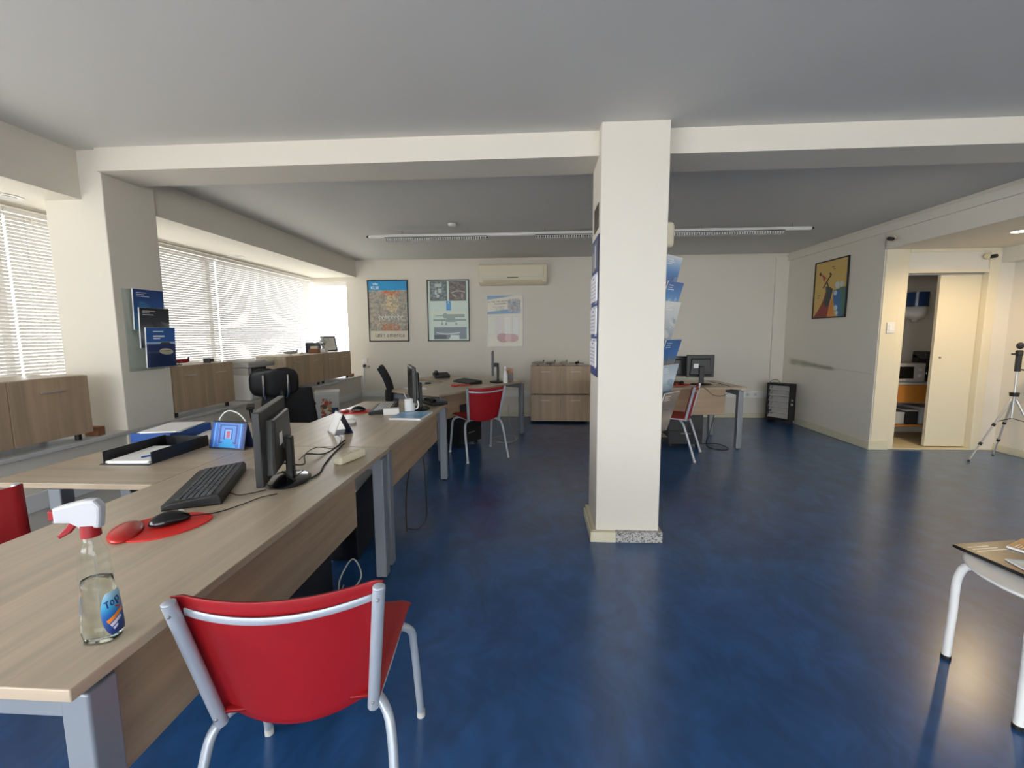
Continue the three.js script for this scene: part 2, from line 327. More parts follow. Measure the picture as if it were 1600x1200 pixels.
// =====================================================================
// CHAIRS
// =====================================================================
function makeChair(label, x, z, turn) {          // faces local -z
  const t = thing('visitor_chair', label, 'chair', [x, 0, z], turn, 'red visitor chairs');
  // seat: scooped red shell with rolled front
  part('seat', sheet((u, v) => {
    const w = 0.19 + 0.045 * v, X = (u - 0.5) * 2, roll = Math.max(0, v - 0.86) / 0.14;
    const edge = Math.max(0, Math.abs(X) - 0.9) / 0.1;
    return [X * w, 0.455 - 0.014 * (1 - X * X) * Math.sin(Math.PI * Math.min(1, v * 1.05)) - 0.022 * roll * roll - 0.012 * edge * edge + 0.01 * v, 0.175 - 0.41 * v];
  }, 20, 20, 0.01), M.red, t);
  // backrest: bowed red sheet, wider at the top
  part('backrest', sheet((u, v) => {
    const X = (u - 0.5) * 2, w = 0.182 + 0.043 * v, e = Math.max(0, Math.abs(X) - 0.93) / 0.07;
    const bow = 0.045 * (1 - X * X), y = 0.795 - (1 - v) * (0.345 + 0.035 * (1 - X * X)) - 0.012 * (1 - X * X) * v;
    return [-X * w, y, 0.150 + 0.083 * v + bow + 0.014 * e * e - 0.01];
  }, 22, 16, 0.007), M.red, t);
  part('back_rail', sheet((u, v) => {
    const X = (u - 0.5) * 2, vv = 0.905, w = 0.205;
    return [-X * w, 0.745 + 0.016 * v - 0.012 * (1 - X * X), 0.150 + 0.083 * vv + 0.045 * (1 - X * X) + 0.001];
  }, 18, 1, 0.006), M.chairFrame, t);
  for (const s of [-1, 1]) {
    const a = [s * 0.178, 0.425, 0.172], b = [s * 0.219, 0.79, 0.255];
    const up = bar(a, b, 0.0145, 16); const p = part('back_upright', [up, ball(0.0145, 0.006, 0.0145, ...b, 14)], M.chairFrame, t);
    for (const k of [0.07, 0.93]) { const q = [0, 1, 2].map(i => a[i] + (b[i] - a[i]) * k); part('screw', ball(0.005, 0.005, 0.004, q[0], q[1], q[2] + 0.0145, 10), M.steel, p); }
    part('seat_rail', tube([[s * 0.178, 0.43, 0.172], [s * 0.186, 0.436, 0.15], [s * 0.2, 0.442, 0.05], [s * 0.222, 0.45, -0.19]], 0.0085, 24, 8), M.chairFrame, t);
    part('leg', tube([[0, 0.424, 0.10], [s * 0.10, 0.424, 0.105], [s * 0.175, 0.418, 0.125], [s * 0.208, 0.39, 0.155], [s * 0.222, 0.33, 0.18], [s * 0.232, 0.15, 0.24], [s * 0.238, 0.012, 0.285]], 0.0125, 48, 12), M.chairFrame, t);
    part('leg', tube([[0, 0.424, -0.12], [s * 0.12, 0.424, -0.122], [s * 0.21, 0.418, -0.14], [s * 0.240, 0.385, -0.16], [s * 0.246, 0.32, -0.175], [s * 0.252, 0.15, -0.21], [s * 0.256, 0.012, -0.24]], 0.0125, 48, 12), M.chairFrame, t);
    part('foot_cap', [cyl(0.0145, 0.0145, 0.022, s * 0.238, 0.011, 0.285, 14)], M.lightGrey, t);
    part('foot_cap', [cyl(0.0145, 0.0145, 0.022, s * 0.256, 0.011, -0.24, 14)], M.lightGrey, t);
  }
  return t;
}
const face = (fx, fz) => Math.atan2(-fx, -fz);
makeChair('red chair in the foreground, seen from behind, beside the desk edge', -0.627, -1.132, face(-0.193, -0.981));
makeChair('red chair cut off by the left edge behind the foreground desk', -1.79, -1.29, face(0.995, 0.1));
makeChair('red chair drawn up to the skewed desk below the far posters', -0.69, -4.875, face(-0.5, -0.866));
makeChair('red chair seen sideways behind the white column', 1.48, -4.975, face(-0.9, -0.44));

function officeBase(t) {
  part('gas_lift', [cyl(0.026, 0.026, 0.24, 0, 0.25, 0, 16), cyl(0.016, 0.016, 0.1, 0, 0.4, 0, 14)], M.black, t);
  for (let k = 0; k < 5; k++) {
    const a = k * 72 * D2R + 0.3, c = Math.cos(a), s = Math.sin(a);
    const sp = part('base_spoke', [bar([0, 0.13, 0], [c * 0.29, 0.075, s * 0.29], 0.022, 10, 0.016)], M.black, t);
    part('caster', [rot(cyl(0.027, 0.027, 0.04, 0, 0, 0, 18), 'x', Math.PI / 2).applyMatrix4(new THREE.Matrix4().makeRotationY(-a + 0.4)).translate(c * 0.285, 0.027, s * 0.285), cyl(0.008, 0.008, 0.04, c * 0.285, 0.06, s * 0.285, 8)], M.black, sp);
  }
}
// big mesh swivel chair, tipped back, seen from behind
{
  const t = thing('office_chair', 'black mesh swivel chair with two chrome supports, before the printer', 'chair', [-2.56, 0, -4.2], face(-0.55, -0.83), 'black swivel chairs');
  officeBase(t);
  part('seat', bx(0.48, 0.07, 0.46, 0, 0.475, -0.05, 0.03), M.charcoal, t);
  part('backrest', sheet((u, v) => { const X = (u - 0.5) * 2; return [0.05 + X * (0.265 - 0.06 * v), 0.44 + 0.42 * v, 0.19 + 0.05 * v + 0.02 * (1 - X * X)]; }, 14, 10, 0.02), M.mesh, t, 'black mesh back panel');
  part('headrest', sheet((u, v) => { const X = (u - 0.5) * 2, k = Math.sqrt(Math.max(0, 1 - Math.pow(Math.abs(2 * v - 1), 3))); return [-0.06 + X * (0.11 + 0.09 * k), 0.80 + 0.25 * v, 0.25 + 0.05 * v + 0.045 * (1 - X * X)]; }, 20, 14, 0.022), M.black, t);
  for (const s of [-1, 1]) {
    part('support_bar', tube([[-0.05 + s * 0.085, 0.78, 0.30], [-0.05 + s * 0.1, 0.83, 0.335], [-0.05 + s * 0.1, 0.90, 0.352], [-0.05 + s * 0.1, 1.0, 0.358]], 0.011, 24, 10), M.chrome, t, 'chrome support bar');
    part('armrest', [bar([s * 0.25, 0.47, 0.0], [s * 0.27, 0.66, 0.02], 0.018), bx(0.07, 0.03, 0.24, s * 0.27, 0.67, -0.02, 0.012)], M.black, t);
  }
  part('spine', tube([[0, 0.42, 0.05], [0, 0.45, 0.22], [0, 0.6, 0.28], [0, 0.86, 0.32]], 0.022, 24, 10), M.black, t);
}
{
  const t = thing('office_chair', 'slim black swivel chair seen edge-on beside the skewed desk', 'chair', [-1.56, 0, -5.08], face(0.95, -0.30), 'black swivel chairs');
  officeBase(t);
  part('seat', bx(0.46, 0.07, 0.46, 0, 0.475, -0.02, 0.03), M.charcoal, t);
  part('backrest', sheet((u, v) => { const X = (u - 0.5) * 2, c = Math.sin(Math.PI * v); return [X * (0.2 + 0.02 * c), 0.53 + 0.46 * v, 0.19 + 0.09 * v * v - 0.03 * c - 0.03 * (1 - X * X) + 0.02]; }, 14, 14, 0.045), M.mesh, t);
  part('spine', tube([[0, 0.44, 0.05], [0, 0.46, 0.2], [0, 0.58, 0.225], [0, 0.72, 0.225]], 0.02, 20, 10), M.black, t);
}
// white stool at the right edge with magazines
{
  const t = thing('white_stool', 'white stool with bent tube legs and magazines at the right edge', 'stool', [1.903, 0, -1.61], -0.16);
  part('seat', [mv(lathe([[0, 0.435], [0.20, 0.435], [0.262, 0.447], [0.275, 0.457], [0.268, 0.465], [0.2, 0.46], [0, 0.457]], 48), 0, 0, 0)], M.white, t);
  for (const [a, b] of [[-1, -1], [-1, 1], [1, -1], [1, 1]]) {
    const l = part('leg', tube([[a * 0.06, 0.425, b * 0.08], [a * 0.14, 0.427, b * 0.13], [a * 0.205, 0.415, b * 0.155], [a * 0.225, 0.37, b * 0.163], [a * 0.229, 0.2, b * 0.167], [a * 0.233, 0.012, b * 0.17]], 0.015, 40, 12), M.white, t);
    part('foot_cap', cyl(0.017, 0.017, 0.016, a * 0.233, 0.008, b * 0.17, 14), M.black, l);
  }
}

// =====================================================================
// COMPUTERS AND DESK THINGS
// =====================================================================
function makeMonitor(label, pos, turn, { w = 0.48, h = 0.29, y0 = 0.05, tilt = 0, chromeBase = false, sticker = true, bulge = true }) {   // screen faces local -z
  const t = thing('monitor', label, 'monitor', pos, turn, 'computer monitors');
  part('housing', [bx(w, h, 0.03, 0, y0 + h / 2, 0, 0.006), ...(bulge ? [mv(extrude([[-w * 0.36, -h * 0.36], [w * 0.36, -h * 0.36], [w * 0.3, h * 0.3], [-w * 0.3, h * 0.3]], 0.02, 0.012), 0, y0 + h / 2, 0.014)] : [])], M.monitorBlack, t);
  part('screen', bx(w - 0.03, h - 0.035, 0.002, 0, y0 + h / 2 + 0.004, -0.0155), M.screen, t);
  part('neck', [bx(0.055, y0 + h * 0.45, 0.03, 0, 0.012 + (y0 + h * 0.45) / 2, 0.065, 0.008), bx(0.05, 0.05, 0.05, 0, y0 + h * 0.42, 0.04, 0.004)], M.black, t);
  part('stand_base', [mv(lathe([[0, 0.001], [0.125, 0.001], [0.13, 0.006], [0.11, 0.014], [0.05, 0.02], [0, 0.022]], 36).scale(1, 1, 0.72), 0, 0, 0.05)], chromeBase ? M.blackGloss : M.black, t);
  if (sticker) part('sticker', bx(0.055, 0.05, 0.001, -0.06, y0 + h * 0.52, bulge ? 0.0468 : 0.0158), M.paper, t, 'white label sticker');
  return t;
}
makeMonitor('black monitor seen from behind on the foreground desk', [-1.135, TOP, -1.775], face(-0.935, 0.354), { chromeBase: true });
makeMonitor('black monitor seen nearly edge-on beside the white mug', [-1.06, TOP, -3.60], face(-0.93, 0.37), { w: 0.44, h: 0.28, y0: 0.085, sticker: false });
makeMonitor('slim black monitor seen edge-on on the skewed desk', [-0.60, TOP, -5.68], face(-0.99, 0.1), { w: 0.42, h: 0.30, y0: 0.1, sticker: false, bulge: false });
makeMonitor('square black monitor seen from behind on the desk by the column', [1.95, TOP, -5.48], face(0.05, -1), { w: 0.32, h: 0.27, y0: 0.085 });
makeMonitor('wide black monitor half hidden behind the square monitor', [1.66, TOP, -5.74], face(0.1, -1), { w: 0.42, h: 0.26, y0: 0.07, sticker: false });

const keyGeo = bx(0.0145, 0.008, 0.0145, 0, 0, 0, 0.0015), keyGeo2 = bx(0.0235, 0.008, 0.0145, 0, 0, 0, 0.0015), spaceGeo = bx(0.104, 0.008, 0.0145, 0, 0, 0, 0.0015);
function makeKeyboard(label, pos, turn, body, keyMat, wide = true) {   // user side is local +z
  pos = [pos[0], pos[1] + 0.0055, pos[2]];
  const t = thing('keyboard', label, 'keyboard', pos, turn, 'computer keyboards'), W = wide ? 0.46 : 0.42;
  const prof = [[0.085, 0.001], [0.085, 0.008], [0.06, 0.015], [-0.085, 0.03], [-0.09, 0.022], [-0.09, 0.001]];
  const g = extrude(prof.map(([a, b]) => [a, b]), W - 0.012, 0.006); g.translate(0, 0, -(W - 0.012) / 2); g.rotateY(-Math.PI / 2); g.scale(-1, 1, 1);
  { const p = g.attributes; for (const k of ['position', 'normal', 'uv']) { const a = p[k], s = a.itemSize; for (let i = 0; i < a.count; i += 3) for (let c = 0; c < s; c++) { const q = a.array[(i + 1) * s + c]; a.array[(i + 1) * s + c] = a.array[(i + 2) * s + c]; a.array[(i + 2) * s + c] = q; } } g.computeVertexNormals(); }
  g.computeBoundingBox(); g.translate(-(g.boundingBox.min.x + g.boundingBox.max.x) / 2, 0, 0);
  part('body', g, body, t);
  const slope = 0.015 / 0.145;
  for (let r = 0; r < 6; r++) {
    const z = 0.045 - r * 0.0205, y = 0.0165 + (0.06 - z) * slope + 0.004;
    let x = -W / 2 + 0.025;
    while (x < W / 2 - 0.02) {
      let gg = keyGeo, step = 0.019;
      if (r === 0 && x > -W / 2 + 0.09 && x < -W / 2 + 0.11) { gg = spaceGeo; step = 0.108; }
      else if (rnd() < 0.06) { gg = keyGeo2; step = 0.028; }
      const k = sh(new THREE.Mesh(gg, keyMat)); k.name = 'key'; k.position.set(x + step / 2 - 0.009, y, z); k.rotation.x = Math.atan(slope); t.add(k);
      x += step; if (Math.abs(x - (W / 2 - 0.105)) < 0.01 || Math.abs(x - (W / 2 - 0.175)) < 0.01) x += 0.008;
    }
  }
  return t;
}
makeKeyboard('large black keyboard before the monitor on the foreground desk', [-1.36, TOP, -1.68], face(0.91, -0.41), M.black, M.key);
makeKeyboard('pale keyboard beside the red mouse pad near the mug', [-1.29, TOP, -3.56], face(0.97, -0.2), M.charcoal, M.lightGrey, false);
makeKeyboard('black keyboard lying on the skewed desk behind the red chair', [-0.93, TOP, -5.62], face(0.9, -0.45) + 0.25, M.black, M.key, false);

function lift(g) { const p = g.attributes.position; for (let i = 0; i < p.count; i++) if (p.getY(i) < 0.001) p.setY(i, 0.001); return g; }
function mousepad(label, pos, turn) {
  const t = thing('mouse_pad', label, 'mouse pad', pos, turn, 'red gel mouse pads');
  const pts = []; for (let i = 0; i < 48; i++) { const a = i / 48 * 2 * Math.PI, k = 1 + 0.10 * Math.cos(2 * a) ; pts.push([Math.cos(a) * 0.122 * k, Math.sin(a) * 0.105 * (1 - 0.06 * Math.cos(a))]); }
  part('pad', rot(extrude(pts, 0.003, 0.001), 'x', -Math.PI / 2).translate(0, 0.001, 0), M.redPad, t);
  part('wrist_rest', lift(ball(0.045, 0.018, 0.085, -0.095, 0.006, 0, 24)), phys(0xb01a18, 0.25, {}), t, 'raised red gel wrist rest');
  return t;
}
mousepad('red gel mouse pad under the mouse on the foreground desk', [-1.235, TOP, -1.32], 100 * D2R - Math.PI / 2 + 0.45);
mousepad('red gel mouse pad behind the folded desk calendar', [-1.49, TOP, -3.47], 0.35);
mousepad('red mouse pad on the skewed desk, left of its keyboard', [-0.95, TOP, -5.33], 0.6);
mousepad('red mouse pad on the desk behind the column', [1.70, TOP, -5.42], 0.2);
function mouse(label, pos, turn, body) {
  const t = thing('computer_mouse', label, 'mouse', pos, turn, 'computer mice');
  const g = new THREE.SphereGeometry(1, 28, 18), p = g.attributes.position;
  for (let i = 0; i < p.count; i++) { const x = p.getX(i), y = p.getY(i), z = p.getZ(i), w = 0.031 + 0.004 * Math.abs(z); p.setXYZ(i, x * w, y > 0 ? y * (0.034 - 0.007 * (z < 0 ? -z : 0)) : y * 0.008, z * 0.057); }
  g.translate(0, 0.0085, 0); g.computeVertexNormals();
  part('shell', g, body, t);
  part('scroll_wheel', rot(cyl(0.009, 0.009, 0.006, 0, 0, 0, 16), 'z', Math.PI / 2).translate(0, 0.030, -0.032), M.greyPlastic, t);
}
mouse('black mouse on the red pad of the foreground desk', [-1.225, TOP + 0.0055, -1.335], face(0.65, -0.76), M.blackGloss);
mouse('black mouse on the red pad behind the folded desk calendar', [-1.47, TOP + 0.0055, -3.47], face(0.9, -0.4), M.blackGloss);
mouse('black mouse on the red pad behind the column', [1.72, TOP + 0.0055, -5.42], face(0.3, -0.95), M.blackGloss);

// spray bottle
{
  const t = thing('spray_bottle', 'clear spray bottle with white and red trigger head', 'bottle', [-0.905, TOP, -0.80], 12 * D2R); t.scale.set(0.8, 1, 0.8);
  const ring = (y, a, b) => [y, a, b];
  const secs = [ring(0.0, 0.040, 0.028), ring(0.004, 0.044, 0.031), ring(0.02, 0.045, 0.032), ring(0.07, 0.042, 0.031), ring(0.11, 0.037, 0.029), ring(0.135, 0.034, 0.028), ring(0.14, 0.0355, 0.029), ring(0.146, 0.034, 0.0275), ring(0.185, 0.030, 0.024), ring(0.20, 0.022, 0.02), ring(0.21, 0.016, 0.016), ring(0.228, 0.0155, 0.0155)];
  const skin = (list, inset, n = 40) => {
    const pos = [], idx = []; list.forEach(([y, a, b]) => { for (let i = 0; i <= n; i++) { const th = i / n * 2 * Math.PI, c = Math.cos(th), s = Math.sin(th), q = 0.8; pos.push(Math.sign(c) * Math.abs(c) ** q * (a - inset), y, Math.sign(s) * Math.abs(s) ** q * (b - inset)); } });
    for (let j = 0; j < list.length - 1; j++) for (let i = 0; i < n; i++) { const a = j * (n + 1) + i; idx.push(a, a + n + 1, a + 1, a + 1, a + n + 1, a + n + 2); }
    for (const [j, f] of [[0, 1], [list.length - 1, 0]]) { const c = pos.length / 3; pos.push(0, list[j][0], 0); for (let i = 0; i < n; i++) { const a = j * (n + 1) + i; f ? idx.push(c, a, a + 1) : idx.push(c, a + 1, a); } }
    const g = new THREE.BufferGeometry(); g.setAttribute('position', new THREE.Float32BufferAttribute(pos, 3)); g.setAttribute('uv', new THREE.Float32BufferAttribute(new Float32Array(pos.length / 3 * 2), 2)); g.setIndex(idx); g.computeVertexNormals(); return g;
  };
  part('bottle_body', skin(secs, 0), phys(0xfafcfa, 0.08, { transmission: 1, thickness: 0, ior: 1.4 }), t);
  part('liquid', skin([[0.004, 0.042, 0.029], [0.02, 0.045, 0.032], [0.07, 0.042, 0.031], [0.11, 0.037, 0.029], [0.132, 0.034, 0.028]], 0.0025), phys(0xf6faf4, 0.02, { transmission: 1, thickness: 0.05, ior: 1.2 }), t, 'clear cleaning liquid');
  const labelTex = canvasTex(256, 384, (g, w, h) => {
    const gr = g.createLinearGradient(0, 0, 0, h); gr.addColorStop(0, '#bfe0ee'); gr.addColorStop(0.35, '#3fa2d2'); gr.addColorStop(0.55, '#1f63b0'); gr.addColorStop(1, '#22306e'); g.fillStyle = gr; g.fillRect(0, 0, w, h);
    g.save(); g.translate(w * 0.44, h * 0.32); g.rotate(-0.25); g.fillStyle = '#16246a'; g.font = 'bold 92px sans-serif'; g.textAlign = 'center'; g.fillText('Top', 0, 0); g.restore();
    g.strokeStyle = '#d8222c'; g.lineWidth = 12; g.beginPath(); g.moveTo(w * 0.5, h * 0.36); g.lineTo(w * 0.66, h * 0.43); g.lineTo(w * 0.85, h * 0.24); g.stroke();
    g.save(); g.translate(w * 0.42, h * 0.6); g.rotate(-0.45); g.fillStyle = '#f08a2c'; g.fillRect(-80, -18, 170, 36); g.fillStyle = '#d9d6ea'; g.fillRect(-78, 28, 120, 30); g.fillRect(-78, 68, 60, 22); g.restore();
  });
  // label: a patch following the front of the bottle
  const lab = sheet((u, v) => {
    const y = 0.018 + 0.088 * v, k = Math.sqrt(Math.max(0.02, 1 - (2 * v - 1) ** 2)), a0 = 12 * D2R - (u - 0.5) * 105 * D2R * (0.45 + 0.55 * k);
    const a = y < 0.07 ? 0.045 - 0.003 * (y - 0.02) / 0.05 : 0.042 - 0.005 * (y - 0.07) / 0.04, b = y < 0.07 ? 0.032 - 0.001 * (y - 0.02) / 0.05 : 0.031 - 0.002 * (y - 0.07) / 0.04;
    const c = Math.cos(a0), s = Math.sin(a0), q = 0.8; return [Math.sign(c) * Math.abs(c) ** q * (a + 0.0008), y, Math.sign(s) * Math.abs(s) ** q * (b + 0.0008)];
  }, 24, 16, 0.0004);
  part('label', lab, mat(0xffffff, 0.35, { map: labelTex }), t, 'blue label reading Top');
  part('collar', cyl(0.0205, 0.0195, 0.024, 0, 0.236, 0, 28), M.red, t, 'red screw collar');
  const head = extrude([[0.022, 0.0], [0.026, 0.02], [0.027, 0.036], [0.018, 0.046], [0.0, 0.047], [-0.05, 0.038], [-0.066, 0.034], [-0.066, 0.014], [-0.035, 0.012], [-0.016, 0.002], [-0.015, 0.0]], 0.014, 0.006); head.translate(0, 0.248, -0.007);
  part('trigger_head', head, mat(0xc9cace, 0.35), t, 'white spray head');
  const nz = bx(0.014, 0.02, 0.02, -0.077, 0.272, 0, 0.003); part('nozzle', nz, M.red, t, 'red nozzle');
  part('trigger', mv(extrude([[-0.022, 0.012], [-0.036, 0.012], [-0.05, -0.004], [-0.07, -0.02], [-0.067, -0.023], [-0.046, -0.014], [-0.032, 0.0], [-0.018, 0.004]], 0.008, 0.002), 0, 0.248, -0.004), M.red, t, 'red trigger');
  part('dip_tube', bar([0.005, 0.008, 0], [0, 0.23, 0], 0.0022, 8), M.acrylic, t);
}
// letter tray with papers
{
  const t = thing('letter_tray', 'black open letter tray with papers on the foreground desk', 'tray', [-2.017, TOP, -2.07], 0);
  part('tray', [bb(-0.125, 0.125, 0, 0.004, -0.29, 0.10), bb(-0.127, -0.123, 0, 0.062, -0.29, 0.08, 0.001), bb(0.123, 0.127, 0, 0.062, -0.29, 0.08, 0.001), bb(-0.127, 0.127, 0, 0.055, -0.294, -0.29)], M.black, t);
}
function paperStack(label, pos, turn, n, w = 0.21, d = 0.297) {
  const t = thing('paper_stack', label, 'papers', pos, turn, 'loose paper stacks');
  for (let i = 0; i < n; i++) { const g = bx(w, 0.0018, d, (rnd() - 0.5) * 0.012, 0.001 + i * 0.002, (rnd() - 0.5) * 0.014); g.rotateY((rnd() - 0.5) * 0.1); part('sheet', g, M.paper, t); }
}
paperStack('white papers lying in the black letter tray', [-2.017, TOP + 0.0045, -2.13], 0.04, 8);
solo('pen', 'blue pen lying on the papers in the letter tray', 'pen', [bar([-0.06, 0.004, 0], [0.06, 0.004, 0], 0.004, 10), bar([0.06, 0.004, 0], [0.07, 0.004, 0], 0.004, 10, 0.001)], M.blue, [-1.95, TOP + 0.021, -2.08], 1.1);
{
  const t = thing('document_box', 'flat blue document box behind the letter tray', 'box', [-2.28, TOP, -2.57], 0.03);
  part('box_body', bx(0.24, 0.055, 0.34, 0, 0.0275, 0, 0.003), M.blue, t);
}
paperStack('white papers fanned on top of the blue document box', [-2.27, TOP + 0.056, -2.57], 0.2, 4);
// clear-wrapped printouts and white cable behind
paperStack('greyish printouts beside the blue document box', [-2.03, TOP, -2.62], 0.4, 4);
const hallTex = canvasTex(512, 384, (g, w, h) => {
  g.fillStyle = '#2b4f9e'; g.fillRect(0, 0, w, h);
  const rects = [[60, 0, 452, 384, '#3f6cc0'], [110, 20, 402, 330, '#31549f'], [150, 50, 362, 290, '#4f86cf'], [185, 80, 327, 262, '#2d57a8'], [212, 105, 300, 245, '#7fa6dd'], [230, 125, 284, 235, '#b05a6a']];
  for (const [a, b, c, d, f] of rects) { g.fillStyle = f; g.fillRect(a, b, c - a, d - b); g.strokeStyle = '#9cc4ee'; g.lineWidth = 3; g.strokeRect(a, b, c - a, d - b); }
  g.fillStyle = '#2f9ad8'; g.beginPath(); g.moveTo(225, 240); g.lineTo(290, 240); g.lineTo(400, 384); g.lineTo(120, 384); g.fill();
  g.fillStyle = '#5aa0de'; g.fillRect(40, 0, 22, 384); g.fillRect(430, 0, 24, 384); g.fillStyle = '#23386f'; g.fillRect(480, 0, 32, 384);
  for (let i = 0; i < 500; i++) { g.fillStyle = `rgba(${140 + 80 * rnd()},${170 + 60 * rnd()},255,0.12)`; g.fillRect(rnd() * w, rnd() * h, 3, 10); }
});
function withPrint(w, h, map, x, y, z, ry = 0, rx = 0) { return { g: new THREE.PlaneGeometry(w, h).rotateX(rx).rotateY(ry).translate(x, y, z), m: mat(0xffffff, 0.45, { map }) }; }
{
  const t = thing('desk_calendar', 'blue picture desk calendar showing a corridor, left of the monitor', 'calendar', [-1.72, TOP, -2.30], -0.18);
  part('easel', [rot(bx(0.235, 0.15, 0.002, 0, 0.075, 0), 'x', -0.25).translate(0, 0, 0.02), rot(bx(0.235, 0.15, 0.002, 0, 0.075, 0), 'x', 0.25).translate(0, 0, -0.055)], M.navy, t);
  const pl = new THREE.PlaneGeometry(0.225, 0.135).translate(0, 0.077, 0.0016).rotateX(-0.25).translate(0, 0, 0.02);
  part('picture', pl, mat(0xffffff, 0.35, { map: hallTex }), t, 'blue corridor photograph');
  part('spiral', bar([-0.11, 0.149, -0.018], [0.11, 0.149, -0.018], 0.004, 8), M.charcoal, t);
}
// folded triangular calendar
{
  const t = thing('desk_calendar', 'folded triangular white desk calendar standing open on the desk joint', 'calendar', [-1.28, TOP, -2.72], 0.72);
  const q = 0.42; const L = 0.145;
  part('front_leaf', rot(bx(0.15, L, 0.003, 0, L / 2, 0), 'x', q).translate(0, 0.002, -0.058).rotateY(Math.PI / 2), M.lightGrey, t);
  part('back_leaf', rot(bx(0.15, L, 0.003, 0, L / 2, 0), 'x', -q).translate(0, 0.002, 0.058).rotateY(Math.PI / 2), M.navy, t);
  part('base_leaf', bx(0.118, 0.002, 0.15, 0, 0.001, 0), M.navy, t);
  part('page', rot(bx(0.13, L * 0.86, 0.001, 0, L / 2, 0), 'x', q).translate(0, 0.002, -0.0605).rotateY(Math.PI / 2), M.paper, t);
}
// power strip and cords
{
  const t = thing('power_strip', 'cream power strip lying on the foreground desk edge', 'power strip', [-0.945, TOP, -2.10], -0.30);
  part('body', bx(0.055, 0.04, 0.19, 0, 0.02, 0, 0.014), M.cream, t);
  for (const z of [-0.05, 0, 0.05]) part('socket', rot(cyl(0.016, 0.016, 0.003, 0, 0, 0, 20), 'z', 0).translate(0, 0.0405, z), M.beige, t);
}
const cord = (name, label, pts, r, m) => solo(name, label, 'cable', tube(pts, r, 90, 7), m);
const Y = TOP + 0.004;
cord('power_cable', 'thick black cable running from the foreground monitor to the desk joint', [[-1.06, 0.80, -1.71], [-1.02, Y + 0.002, -1.76], [-0.99, Y, -1.86], [-1.03, Y, -2.0], [-1.08, Y, -2.2], [-1.12, Y, -2.42]], 0.004, M.black);
cord('video_cable', 'black video cable with a ferrite bead behind the foreground monitor', [[-1.07, 0.83, -1.73], [-1.10, Y + 0.02, -1.95], [-1.17, Y + 0.025, -2.1], [-1.13, Y, -2.2], [-1.15, Y, -2.5]], 0.0035, M.black);
cord('power_cable', 'thin black cable looping toward the folded desk calendar', [[-1.2, Y, -2.08], [-1.18, Y + 0.03, -2.2], [-1.13, Y, -2.32], [-1.17, Y + 0.012, -2.5], [-1.25, Y, -2.62]], 0.002, M.black);
cord('mouse_cable', 'thin mouse cable trailing from the foreground mouse to the monitor', [[-1.185, Y + 0.012, -1.375], [-1.14, Y, -1.43], [-1.10, Y, -1.5], [-1.07, Y, -1.58], [-1.03, Y, -1.62]], 0.002, M.black);
cord('keyboard_cable', 'thin keyboard cable running under the foreground monitor', [[-1.27, Y, -1.63], [-1.22, Y, -1.62], [-1.17, Y, -1.60], [-1.10, Y, -1.66]], 0.002, M.black);
cord('white_cable', 'white cable looping up behind the letter tray', [[-2.10, TOP + 0.02, -2.74], [-2.13, TOP + 0.07, -2.78], [-2.09, TOP + 0.12, -2.80], [-2.02, TOP + 0.11, -2.80], [-1.95, TOP + 0.05, -2.78], [-1.92, TOP + 0.012, -2.72], [-1.85, Y, -2.68]], 0.005, M.whitePlastic);
solo('white_mouse', 'white computer mouse lying behind the folded desk calendar', 'mouse', [ball(0.032, 0.022, 0.055, 0, 0.012, 0, 20)].map(g => { const p = g.attributes.position; for (let i = 0; i < p.count; i++) if (p.getY(i) < 0.001) p.setY(i, 0.001); return g; }), M.whitePlastic, [-1.34, TOP, -3.02], 1.0);
// mug with spoon, magazine, tissue box on the second desk
{
  const t = thing('mug', 'white mug with a spoon handle sticking out', 'mug', [-1.03, TOP + 0.0145, -3.42]);
  part('cup', lathe([[0, 0.002], [0.036, 0.002], [0.04, 0.006], [0.041, 0.1], [0.0385, 0.1], [0.0375, 0.008], [0, 0.007]], 32), M.white, t);
  part('handle', tube([[0.039, 0.085, 0.0], [0.068, 0.082, 0.01], [0.075, 0.055, 0.012], [0.062, 0.025, 0.01], [0.039, 0.018, 0]], 0.0055, 24, 10), M.white, t);
  const s = thing('spoon', 'white plastic spoon leaning in the mug', 'spoon', [-1.03, TOP + 0.0145, -3.42]);
  part('handle', bar([0.015, 0.02, 0], [-0.045, 0.148, 0], 0.003, 8), M.white, s);
}
const magTex = (seedN, cols) => canvasTex(256, 352, (g, w, h) => {
  const gr = g.createLinearGradient(0, 0, 0, h); cols.forEach((c, i) => gr.addColorStop(i / (cols.length - 1), c)); g.fillStyle = gr; g.fillRect(0, 0, w, h);
  seed = seedN; for (let i = 0; i < 14; i++) { g.fillStyle = cols[Math.floor(rnd() * cols.length)]; g.globalAlpha = 0.5; g.beginPath(); g.ellipse(rnd() * w, h * (0.35 + 0.6 * rnd()), 20 + 50 * rnd(), 8 + 24 * rnd(), rnd(), 0, 7); g.fill(); }
  g.globalAlpha = 1; g.fillStyle = 'rgba(255,255,255,0.85)'; for (let i = 0; i < 3; i++) g.fillRect(24, 26 + i * 16, 60 + 60 * rnd(), 6);
});
function magazine(label, pos, turn, map, w = 0.21, d = 0.29, th = 0.012, group = 'magazines and brochures', edge = M.paper) {
  const t = thing('magazine', label, 'magazine', pos, turn, group);
  part('pages', bx(w, th, d, 0, th / 2, 0, Math.min(0.001, th / 4)), edge, t);
  part('cover', new THREE.PlaneGeometry(w - 0.004, d - 0.004).rotateX(-Math.PI / 2).translate(0, th + 0.0004, 0), mat(0xffffff, 0.3, { map }), t);
  return t;
}
magazine('blue-covered magazine under the white mug', [-0.975, TOP, -3.28], -0.06, magTex(5, ['#8fc3e4', '#6fb0dc', '#4e92c8', '#7fb6da']), 0.24, 0.30, 0.014);
